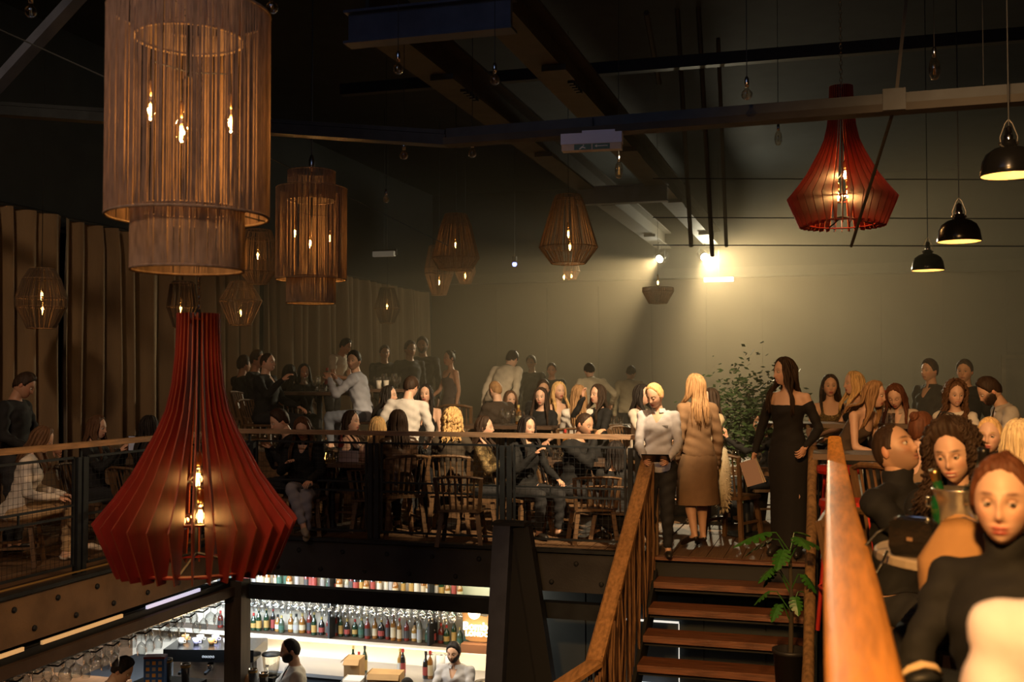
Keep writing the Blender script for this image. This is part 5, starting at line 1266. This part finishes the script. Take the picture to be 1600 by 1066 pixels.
for row in range(5):
    y = 4.7+row*.03
    while y < 9.75:
        if rb.random() > .12: gl('gin' if rb.random() > .5 else 'wine', (-6.95+row*.25, y, -.625), 'stemmed glass hanging upside down from the left canopy rack', 'glasses hanging from the left canopy rack', True, 1.05)
        y += .125
# counters
def counter(label, x0, x1, y0, y1, top, mt, z0=ZB):
    t = thing('bar_counter', label, 'counter', ((x0+x1)/2, (y0+y1)/2, z0)); w_, l_ = x1-x0, y1-y0
    MB().box((0, 0, (top-z0)/2-.02), (w_-.08, l_-.08, top-z0-.04)).obj('body', M_black, t)
    MB().box((0, 0, top-z0-.02), (w_, l_, .04)).obj('worktop', mt, t)
    for k in range(int(max(w_, l_)/.6)):
        if w_ > l_: MB().box((-w_/2+.3+k*.6, -l_/2+.035, (top-z0)/2-.05), (.56, .02, top-z0-.3)).obj('door', M_steel, t)
        else: MB().box((w_/2-.035, -l_/2+.3+k*.6, (top-z0)/2-.05), (.02, .56, top-z0-.3)).obj('door', M_steel, t)
    return t
M_ctop = mat('counter_wood', (.42, .19, .07), .35, var=.4, scale=4, stretch=(4, .8, 4))
counter('back counter along the bright wall behind the bartenders', -6.6, XR-.05, 11.75, 12.45, -1.86, mat('steel_top', (.5, .5, .5), .3, .8))
counter('orange brown wooden counter at lower left under the hanging glasses', -8.8, -7.3, 5.0, 10.2, -1.62, M_ctop)
counter('service counter holding the espresso machine', -8.6, -6.7, 10.9, 12.1, -1.9, M_black)
for k in range(34):
    y = 6.2+rb.uniform(0, 3.2); x = -7.75-rb.uniform(0, .8)
    gl(rb.choice(['tum', 'tum', 'gin']), (x, y, -1.619), 'clear glass standing upright on the wooden counter at lower left', 'glasses on the wooden counter', sc_=1.15)
# espresso machine
def fobj(name, f):
    o = bpy.data.objects.new(name, f); COL.objects.link(o); dg = bpy.context.evaluated_depsgraph_get(); me = bpy.data.meshes.new_from_object(o.evaluated_get(dg)); bpy.data.objects.remove(o)
    return stuff(link(name, me))
p = PD(338, 1052, 11.9); p.z = -1.88
t = thing('espresso_machine', 'bright steel espresso machine with dark top panel behind the corner column', 'coffee machine', p, R(14))
M_st = mat('brushed_steel', (.80, .83, .88), .3, .25)
MB().box((0, .05, .12), (.95, .5, .24)).obj('base', M_st, t); MB().box((0, .12, .36), (.92, .34, .26)).obj('back_body', M_st, t)
MB().box((0, 0, .54), (.98, .56, .13)).obj('top_panel', M_blackm, t)
for k in (-.28, 0, .28):
    g_ = MB().lathe([(.035, -.03), (.04, .03), (.03, .05)], 12, c=(k, -.20, .40), capb=True, capt=True).obj('brew_group', M_chrome, t, True)
    MB().bar((k, -.22, .385), (k, -.38, .375), .025, .025).obj('portafilter', M_black, g_)
MB().tube([(.46, -.2, .45), (.5, -.3, .3), (.5, -.3, .15)], .008, 6).obj('steam_wand', M_chrome, t); MB().tube([(-.46, -.2, .45), (-.5, -.3, .3), (-.5, -.3, .15)], .008, 6).obj('steam_wand', M_chrome, t)
f = bpy.data.curves.new('maker_plate', 'FONT'); f.body = 'ooooo'; f.size = .05; f.extrude = .002; f.align_x = 'CENTER'; f.materials.append(mat('logo_white', (.9, .9, .9), .5))
o = fobj('badge', f); o.parent = t; o.location = (0, -.284, .52); o.rotation_euler = (R(90), 0, 0)
for k in range(9):
    c_ = thing('coffee_cup', 'small cup stacked on top of the espresso machine', 'cup', p+Matrix.Rotation(R(14), 3, 'Z') @ Vector((-.38+(k % 5)*.17, -.05+.14*(k//5), .606)), 0, 'cups on the espresso machine')
    cl = [(.7, .62, .5), (.6, .55, .75), (.75, .35, .1)][k % 3]
    MB().lathe([(0, 0), (.025, 0), (.042, .065), (.039, .065), (.022, .008)], 12).obj('cup_wall', mat('cup_%d' % (k % 3), cl, .4), c_, True)
    mb = MB(); mb.tube([(.04, 0, .05), (.062, 0, .045), (.06, 0, .022), (.032, 0, .018)], .005, 5); mb.obj('handle', mat('cup_%d' % (k % 3), cl, .4), c_)
# grinder
p = PD(424, 1040, 11.9); p.z = -1.86
t = thing('coffee_grinder', 'black coffee grinder with clear hopper beside the bearded bartender', 'grinder', p)
MB().box((0, 0, .12), (.16, .22, .24)).obj('body', M_blackm, t); MB().lathe([(.06, .24), (.09, .34), (.10, .44), (.10, .46)], 14, capb=True).obj('hopper', M_bulbglass, t, True); MB().lathe([(.105, .46), (.105, .48), (0, .49)], 14).obj('lid', M_black, t, True)
# shakers, tins, boxes, rolls
for k, (px, py, d) in enumerate(((262, 1030, 10.9), (290, 1038, 10.8), (395, 1046, 11.1), (412, 1052, 11.0))):
    p = PD(px, py, d); t = thing('cocktail_shaker', ['tallest steel cocktail tin by the patterned box', 'second steel cocktail tin left of the corner column', 'steel cocktail tin right of the corner column', 'shorter steel tin nearest the bearded bartender'][k], 'shaker', (p.x, p.y, p.z-.22))
    MB().lathe([(0, 0), (.035, 0), (.046, .22), (.048, .225), (.044, .225), (.034, .01)], 16).obj('tin', M_chrome, t, True); MB().lathe([(.049, .19), (.050, .20), (.049, .21)], 16).obj('band', M_brass, t)
ct = counter('low mixing station under the steel cocktail tins', -6.75, -6.1, 9.1, 9.75, PD(262, 1030, 10.9).z-.221, M_black)
ct = counter('small black service shelf at the foot of the corner column', -5.82, -5.4, 9.7, 10.2, PD(395, 1046, 11.1).z-.221, M_black)
p = PD(243, 1046, 10.8); t = thing('patterned_box', 'blue and orange patterned gift box among the bar tools', 'box', (p.x, p.y, PD(262, 1030, 10.9).z-.22), R(20))
MB().box((0, 0, .13), (.20, .12, .26)).obj('box_body', mat('deep_blue', (.02, .09, .32), .4), t)
for i in range(3):
    for j in range(4): MB().box((-.06+i*.06, -.062, .04+j*.06), (.034, .006, .034)).obj('pattern_square', mat('square_%d' % ((i+j) % 2), [(.75, .35, .05), (.35, .3, .28)][(i+j) % 2], .5), t)
MB().box((0, 0, .27), (.205, .125, .02)).obj('lid', mat('dark_red', (.2, .03, .03), .4), t)
for k, px in enumerate((648, 667, 683)):
    p = PD(px, 1040+(-3*k), 12.2); t = thing('paper_roll', ['leftmost', 'middle', 'rightmost'][k]+' of three white paper rolls on the back counter', 'paper roll', (p.x, 12.0, -1.86))
    MB().lathe([(.022, .0), (.062, 0), (.062, .27), (.022, .27), (.022, .0)], 18).obj('paper', mat('roll_white', (.75, .72, .66), .7), t, True); MB().lathe([(.021, 0), (.019, .27)], 10).obj('core', M_chairw, t)
M_cb = mat('cardboard', (.50, .30, .12), .7, var=.2, scale=5)
for k, (px, d, w_, h_, m, tx) in enumerate(((605, 12.0, .36, .28, M_cb, 'open cardboard box at the bar left of the paper rolls'), (556, 11.9, .20, .24, mat('white_box', (.7, .68, .64), .6), 'white carton at the bar left of the cardboard box'), (556, 12.3, .18, .36, M_cb, 'small orange brown carton behind the white carton'))):
    p = PD(px, 588, d); t = thing('carton', tx, 'box', (p.x, min(p.y, 12.2), -1.86), R(8))
    MB().box((0, 0, h_/2), (w_, .22, h_)).obj('box_body', m, t)
    MB().box((0, -.135, h_-.025), (w_*.98, .006, .07), Matrix.Rotation(R(-40), 3, 'X')).obj('flap', m, t); MB().box((-w_/2-.02, 0, h_-.015), (.006, .21, .055), Matrix.Rotation(R(40), 3, 'Y')).obj('flap', m, t)
for k, px in enumerate((497, 508, 519, 585, 590, 632, 640)):
    p = PD(px, 588, 12.1); bottle([3, 4, 5, 17, 11, 9, 2][k], (p.x, 11.95, -1.86), ['leftmost green bottle beside the bearded bartender', 'middle green bottle beside the bearded bartender', 'right green bottle beside the bearded bartender', 'dark bottle behind the cardboard box', 'reddish bottle behind the cardboard box', 'bottle left of the paper rolls', 'bottle touching the paper rolls'][k], None)
p = PD(760, 1068, 12.0); t = thing('stock_pot', 'dark round lid at the bar right of the bartender', 'pot', (p.x, p.y, -1.86)); MB().lathe([(0, 0), (.13, 0), (.13, .12), (.135, .125), (.0, .13)], 20).obj('pot_body', M_steel, t, True); MB().lathe([(0, .13), (.135, .126), (.135, .14), (0, .15)], 20).obj('lid', M_blackm, t, True)
# neon sign on the lower shelf
p = PY(752, 984, 12.2); t = thing('neon_sign', 'glowing drink sign with flame emblem on the lower bar shelf', 'sign', (p.x, 12.12, -1.555), R(3))
MB().box((0, 0, .05), (.40, .16, .10)).obj('plinth', mat('sign_plinth', (.25, .12, .06), .4), t)
MB().slab([(-.17, .13), (-.20, .30), (-.22, .50), (-.12, .42), (.08, .40), (.16, .50), (.23, .40), (.20, .2), (.10, .11), (-.1, .11)], .02, Matrix.Translation((0, .04, 0)) @ Matrix.Rotation(R(90), 4, 'X')).obj('backboard', mat('sign_back', (.30, .16, .06), .5), t)
M_neon = mat('neon', (1, .8, .5), .5, emit=(1, .80, .50), es=7)
fl_ = MB(); fl_.slab([(.075*math.cos(a)*(1 if math.sin(a) < .3 else .9), .46+.085*math.sin(a)+(.03 if (i % 2 and math.sin(a) > .2) else 0)) for i, a in enumerate(np.linspace(0, 2*math.pi, 25)[:-1])], .012, Matrix.Translation((-.06, 0.0, 0)) @ Matrix.Rotation(R(90), 4, 'X')); fl_.obj('flame_emblem', M_neon, t)
for body, sz, z in (('Bombay', .125, .255), ('LONDON', .072, .185)):
    f = bpy.data.curves.new('lettering', 'FONT'); f.body = body; f.size = sz; f.extrude = .005; f.offset = .0035; f.align_x = 'CENTER'; f.space_character = 1.0 if body == 'Bombay' else 1.15; f.materials.append(M_neon)
    o = fobj('lettering', f); o.parent = t; o.location = (.01, -.01, z); o.rotation_euler = (R(90), 0, 0)
lamp('POINT', 'neon_glow', (p.x, 11.9, -1.25), (1, .62, .28), 5, None, .08)
# bar lights
lamp('AREA', 'shelf_strip', (-5.0, 12.1, -1.62), (1, .80, .55), 32, (-5.0, 12.5, -2.3), 4.0, size_y=.06)
lamp('AREA', 'shelf_strip', (-5.3, 12.0, -.62), (1, .85, .62), 14, (-5.3, 12.5, -1.3), 4.4, size_y=.06)
lamp('AREA', 'bar_ceiling_strip', (-5.0, 11.0, -.45), (1, .84, .62), 50, (-5.0, 11.6, -2), 3.4, size_y=.2)
lamp('AREA', 'green_strip', (XR-.6, 12.2, -.6), (.3, 1, .65), 2.0, (XR-.6, 12.45, -1), .9, size_y=.06)
lamp('AREA', 'machine_fill', (-7.3, 10.8, -.75), (.75, .86, 1), 110, (-7.5, 11.7, -1.8), 1.6, size_y=.3)
lamp('AREA', 'machine_fill', (-6.5, 10.3, -.7), (.75, .86, 1), 30, (-6.7, 11.6, -1.7), .6)  # added area light to brighten the machine front, no fixture
lamp('AREA', 'counter_light', (-7.6, 7.4, -.75), (1, .72, .42), 60, (-7.9, 7.4, -1.7), .3, size_y=3.6)
# ================================================================ PLANTS AND HELD THINGS
M_leaf = mat('monstera_green', (.045, .17, .025), .35, var=.4, scale=9); M_pot = mat('black_pot', (.02, .02, .022), .5)
def leaf_mesh():
    L = []; n = 9
    # half outline with notches, mirrored
    half = [(0, 0), (.10, -.08), (.22, -.06), (.30, .05), (.14, .12), (.34, .15), (.36, .26), (.14, .26), (.35, .34), (.33, .45), (.13, .42), (.29, .54), (.24, .64), (.10, .56), (.16, .75), (0, .92)]
    mb = MB(); vs = []; fs = []
    for s in (1, -1):
        b = len(vs); k = len(half)
        for i, (x, y) in enumerate(half):
            z = -.25*x*x*3-.22*y*y
            vs.append((s*x, y, z)); vs.append((0, min(.92, max(0, y)), -.22*y*y+.02))
        for i in range(k-1): fs.append((b+2*i, b+2*i+1, b+2*i+3, b+2*i+2) if s > 0 else (b+2*i, b+2*i+2, b+2*i+3, b+2*i+1))
    mb.add(vs, fs); return mb.mesh('leaf', M_leaf, False)
LM = leaf_mesh()
pp = PD(1235, 1018, 8.05); zb = -.172*6
t = thing('potted_monstera', 'green monstera plant in a tall black pot on the stair treads', 'plant', (pp.x-.0, 8.39, zb))
rim = .66
MB().lathe([(0, 0), (.085, 0), (.125, rim-.03), (.135, rim-.03), (.135, rim), (.118, rim), (.112, rim-.04), (0, rim-.05)], 20).obj('pot', M_pot, t, True)
MB().tube([(0, 0, rim-.06), (.01, 0, rim+.35), (.0, .01, rim+.72)], [.018, .016, .012], 8).obj('moss_stem', mat('stem_brown', (.05, .04, .025), .8), t)
rp = random.Random(4)
for i, (ax_, z, r_, s, tilt) in enumerate([(200, .86, .17, .30, 12), (165, .80, .14, .27, 25), (10, .80, .12, .22, 20), (60, .85, .1, .2, 5), (300, .84, .12, .20, 10), (250, .74, .12, .20, 35), (215, .60, .15, .17, 30), (150, .55, .14, .17, 45), (330, .56, .12, .17, 40), (190, .42, .16, .16, 35), (235, .34, .14, .15, 45), (290, .40, .12, .15, 50), (20, .42, .1, .15, 30)]):
    a = R(ax_); b = Vector((r_*math.cos(a), r_*math.sin(a), rim+z)); MB().tube([(0, 0, rim+z-.14), b*.6+Vector((0, 0, (rim+z)*.4-.0)), b], .0045, 5).obj('petiole', M_leaf, t)
    l = link('leaf', LM, t, b); l.scale = (s,)*3; l.rotation_euler = (-R(tilt), 0, a-math.pi/2)
# leafy shrub behind the stair head
p = at(1172, 12.6, 0); t = thing('leafy_shrub', 'dim leafy indoor tree between the camel coat and the black dress', 'plant', p)
MB().lathe([(0, 0), (.16, 0), (.2, .35), (.17, .35), (0, .33)], 16).obj('pot', M_pot, t, True); MB().tube([(0, 0, .3), (.03, 0, .9), (-.02, .02, 1.45)], [.03, .025, .015], 6).obj('trunk', mat('stem_brown', (.05, .04, .025), .8), t)
M_lf2 = mat('dim_leaf', (.035, .07, .02), .5, var=.4, scale=6); mb = MB()
for i in range(2200):
    c = Vector((rp.gauss(0, .25), rp.gauss(0, .2), 1.12+rp.gauss(0, .28))); a = rp.uniform(0, 6.3); u = Vector((math.cos(a), math.sin(a), rp.uniform(-.6, .6))).normalized(); v = u.orthogonal().normalized(); L = rp.uniform(.05, .1)
    mb.add([c, c+u*L*.5+v*L*.22, c+u*L, c+u*L*.5-v*L*.22], [(0, 1, 2, 3)])
stuff(mb.obj('foliage', M_lf2, t))
# fur stole on a chair back
p = at(1143, 11.0, 0); seat_thing(CP, 'dining_chair', 'wooden chair behind the camel coat with the white fur over its back', p, view_yaw(p, 150), 1.0, 'chair', 'wooden spindle back dining chairs')
mb = MB(); c0 = p+Vector((0, 0, 0)); yw = view_yaw(p, 150); Rz = Matrix.Rotation(yw, 3, 'Z'); rf_ = random.Random(2)
path = [(-.10, -.20, .62), (-.10, -.27, .85), (-.04, -.30, .93), (.06, -.34, .90), (.11, -.37, .75), (.12, -.37, .55), (.10, -.36, .38)]
mb.tube([p+Rz @ Vector(q) for q in path], [.05, .065, .07, .075, .075, .07, .04], 12)
fv = MB()
pts = [p+Rz @ Vector(q) for q in path]
for i in range(1500):
    k = rf_.uniform(0, len(pts)-1.01); a, b = pts[int(k)], pts[int(k)+1]; c = a.lerp(b, k % 1); dr_ = Vector((rf_.gauss(0, 1), rf_.gauss(0, 1), rf_.gauss(0, 1))).normalized(); e = c+dr_*.062; tp = e+dr_*.03+Vector((0, 0, -.015)); s_ = dr_.orthogonal().normalized()*.006
    fv.add([e+s_, e-s_, tp], [(0, 1, 2)])
M_fur = mat('white_fur', (.66, .58, .42), .9)
t = thing('fur_stole', 'creamy white fur stole hanging over a chair beside the camel coat', 'stole', p); a_ = mb.obj('stole_body', M_fur, None, True); a_.parent = t; a_.location = -p; b_ = stuff(fv.obj('fur', M_fur)); b_.parent = t; b_.location = -p

def held(sp_label, name, label, cat, build, side=1, off=(0, .06, 0)):
    """thing placed at a hand of the person whose label starts with sp_label"""
    for sp in PEOPLE:
        if sp['label'].startswith(sp_label):
            W_ = sp['arms'][side][2]; E_ = sp['arms'][side][1]; d = (W_-E_).normalized()
            p = sp['root']+Matrix.Rotation(sp['yaw'], 3, 'Z') @ ((W_+d*.07)*sp['s']+Vector(off))
            t = thing(name, label, cat, p, sp['yaw']); build(t); return t
def b_tablet(t): MB().box((-.10, .02, .0), (.24, .17, .010), Matrix.Rotation(R(25), 3, 'X')).obj('tablet_case', M_blackm, t); MB().box((-.10, .02, .008), (.21, .145, .002), Matrix.Rotation(R(25), 3, 'X')).obj('screen', mat('screen_dim', (.05, .05, .06), .2), t)
held('blonde waitress', 'tablet', 'black order tablet held by the blonde waitress', 'tablet', b_tablet, 1, (0, .02, .02))
def b_menu(t):
    for k in range(4): MB().box((0, .02*k-.03, -.11), (.16, .004, .23), Matrix.Rotation(R(-14+4*k), 3, 'X') @ Matrix.Rotation(R(18), 3, 'Y')).obj('leaflet', mat('menu_paper_%d' % (k % 2), [(.75, .62, .48), (.5, .35, .3)][k % 2], .6), t)
held('tall dark haired', 'menu', 'sheaf of pale folded menus held low by the woman in the long black dress', 'menu', b_menu, 1, (0, .02, -.02))
def b_phone(t): MB().box((0, .03, .02), (.008, .075, .15)).obj('phone_body', M_blackm, t); MB().box((.0045, .03, .02), (.001, .068, .14)).obj('screen', mat('screen_glow', (.4, .4, .45), .3, emit=(.7, .75, .9), es=.04), t)
held('dark haired woman in black seated behind, raising', 'phone', 'phone held up by the seated woman behind the black dress', 'phone', b_phone, -1)
held('brown haired woman in black seated before', 'phone', 'dark phone held by the woman seated before the curtain', 'phone', b_phone, 1, (0, .06, .02))
def b_bag(t):
    MB().slab([(-.15, -.10), (.15, -.10), (.17, .06), (.10, .11), (-.12, .08), (-.18, .02)], .07, Matrix.Rotation(R(80), 4, 'X')).obj('bag_body', mat('taupe_leather', (.10, .075, .055), .5), t)
    for s in (-1, 1): MB().tube([(-.09, s*.035, .07), (-.05, s*.05, .17), (.03, s*.05, .19), (.10, s*.035, .08)], .006, 6).obj('handle', M_black, t)
held('woman in a white tee', 'handbag', 'dark open handbag held up by the woman in the white tee', 'bag', b_bag, 1, (.02, .08, 0))
def b_paper(t): MB().box((0, .05, .02), (.28, .01, .20), Matrix.Rotation(R(-20), 3, 'X')).obj('sheet', mat('menu_sheet', (.8, .72, .62), .6), t)
held('seated woman in a white top', 'menu', 'white menu sheet held by the seated woman behind the left rail', 'menu', b_paper, 1, (-.1, .05, 0))
for sp in PEOPLE:   # uniform emblem and belt details
    if sp['label'].startswith('blonde waitress'):
        mb = MB(); P0 = sp['P0']
        for k in range(7): mb.box(P0+Vector((-.105+k*.011, .117, .352)), (.006, .004, .016))
        mb.box(P0+Vector((-.072, .117, .364)), (.078, .004, .004)); mb.obj('chest_emblem', M_black, sp['obj'])
# foreground: table top things
def on(px, py, z): return PZ(px, py, z)
zt = 1.086
p = at(1424, 3.42, zt); t = thing('handbag', 'small glossy black handbag with looped strap on the round table', 'bag', p, view_yaw(p, 160)); t.scale = (.84,)*3
M_gb = mat('gloss_black_leather', (.012, .011, .010), .22, bump=.3, scale=18)
mb = MB(); mb.slab([(-.075, 0), (.075, 0), (.088, .04), (.080, .115), (.055, .135), (-.055, .135), (-.080, .115), (-.088, .04)], .065, Matrix.Rotation(R(90), 4, 'X')); o = mb.obj('bag_body', M_gb, t)
md = o.modifiers.new('b', 'BEVEL'); md.width = .012; md.segments = 3
MB().slab([(-.08, .06), (.08, .06), (.078, .128), (.05, .140), (-.05, .140), (-.078, .128)], .074, Matrix.Rotation(R(90), 4, 'X')).obj('flap', M_gb, t)
MB().tube([(-.07, 0, .132), (-.05, 0, .146), (.05, 0, .146), (.07, 0, .132)], .006, 8).obj('top_frame', M_chrome, t, True)
MB().box((0, -.040, .07), (.022, .006, .014)).obj('clasp', M_chrome, t)
mb = MB(); mb.tube([(-.08, 0, .11), (-.13, -.02, .08), (-.17, -.06, .02), (-.165, -.10, -.06), (-.12, -.11, -.09), (-.09, -.09, -.03), (-.08, -.05, .02)], .0055, 7); mb.obj('strap', M_gb, t, True)
p = at(1497, 3.72, zt); t = thing('champagne_bucket', 'steel champagne bucket holding bottles before the curly haired woman', 'ice bucket', p)
MB().lathe([(0, 0), (.062, 0), (.082, .15), (.090, .175), (.094, .18), (.088, .184), (.078, .16), (.06, .01), (0, .01)], 24).obj('bucket', mat('pewter', (.7, .62, .5), .32, .9), t, True)
for s in (-1, 1): MB().tube([(s*.086, 0, .15), (s*.108, 0, .15), (s*.108, 0, .12), (s*.080, 0, .12)], .005, 6).obj('handle', M_chrome, t, True)
M_grn = mat('green_glass', (.01, .10, .03), .1, spec=.9)
bp_ = [(0, 0), (.040, 0), (.041, .01), (.041, .15), (.036, .18), (.018, .215), (.015, .29), (.018, .295), (.018, .31), (0, .312)]
for k, (dx, dy, tx, ty) in enumerate(((.03, -.01, 8, 4), (-.03, .02, -12, 6))):
    bt = thing('champagne_bottle', ['black necked bottle leaning out of the steel bucket', 'green bottle sunk low in the steel bucket'][k], 'bottle', p+Vector((dx, dy, .012 if k == 0 else .0)), 0); bt.rotation_euler = (R(ty), R(tx), 0)
    MB().lathe(bp_ if k == 0 else [(r_, z*.8) for r_, z in bp_], 16).obj('glass_body', M_grn if k else mat('dark_green_glass', (.012, .03, .015), .12), bt, True)
    kz = 1 if k == 0 else .8
    MB().lathe([(.0155, .245*kz), (.0165, .29*kz), (.019, .296*kz), (.019, .315*kz), (0, .316*kz)], 14).obj('foil', mat('foil_black', (.02, .02, .02), .3, .5) if k == 0 else M_brass, bt, True)
    if k == 0: MB().lathe([(.0160, .222), (.0165, .244)], 14).obj('neck_label', mat('foil_gold', (.6, .4, .15), .3, .6), bt, True)
for k in range(3):
    gl('wine', at(1520+k*26, 3.62-.1*k, zt), ['flute', 'clear glass', 'clear stemmed glass'][k]+' on the round table behind the bun haired woman', None)
# tan cloth for the nearest woman's lit jacket shoulder, light in its colour
p = at(1497, 3.12, 0); t = thing('lit_shoulder', 'tan coat draped over a seat back left of the nearest woman', 'coat', p, view_yaw(p, 180))
M_tan = mat('lit_tan_wool', (.46, .25, .10), .9, var=.2, scale=9, bump=.4, bscale=12)
mb = MB(); n = 14; vs = []; K = 9
for i in range(K):
    q = i/(K-1); z = 1.255-q*.24; a_ = .05+.06*min(1, q*2.0); b_ = .045+.03*q
    for j in range(n):
        th_ = 2*math.pi*j/n; rr = 1+.07*math.sin(th_*4+q*3); vs.append((a_*rr*math.cos(th_), b_*rr*math.sin(th_), z-.02*abs(math.cos(th_))*(1-q)))
mb.add(vs, [(i*n+j, i*n+(j+1) % n, (i+1)*n+(j+1) % n, (i+1)*n+j) for i in range(K-1) for j in range(n)]+[tuple(range(n))]); mb.obj('shoulder_cloth', M_tan, t, True)
seat_thing(SPD, 'bar_stool', 'black stool under the draped tan coat', p, 0, .98, 'stool'); MB().bar((0, 0, .7), (0, 0, 1.2), .03, .02, up=(0, 1, 0)).obj('support_post', M_black, t)
# pale folded jacket and scarf low beside the handrail
p = at(1428, 2.62, 0); t = thing('folded_jacket', 'pale folded jacket with dark lining on a stool by the blond handrail', 'jacket', (p.x, p.y, .93), R(20)); t.scale = (.36, .36, .36)
seat_thing(SPD, 'bar_stool', 'black stool under the pale folded jacket', (p.x, p.y, 0), 0, 1.285, 'stool')
M_pale = mat('pale_cloth', (.68, .50, .30), .85, bump=.4, scale=10)
mb = MB(); mb.tube([(-.13, -.02, .02), (-.08, -.05, .075), (0, -.06, .105), (.08, -.05, .09), (.14, -.02, .03)], [.03, .045, .05, .045, .03], 12, sq=.55); mb.obj('jacket_body', M_pale, t, True)
mb = MB(); mb.tube([(-.11, -.05, -.02), (-.05, -.09, .02), (.04, -.10, .04), (.11, -.07, .01)], [.03, .05, .05, .03], 10, sq=.8); mb.obj('lining', M_black, t, True)
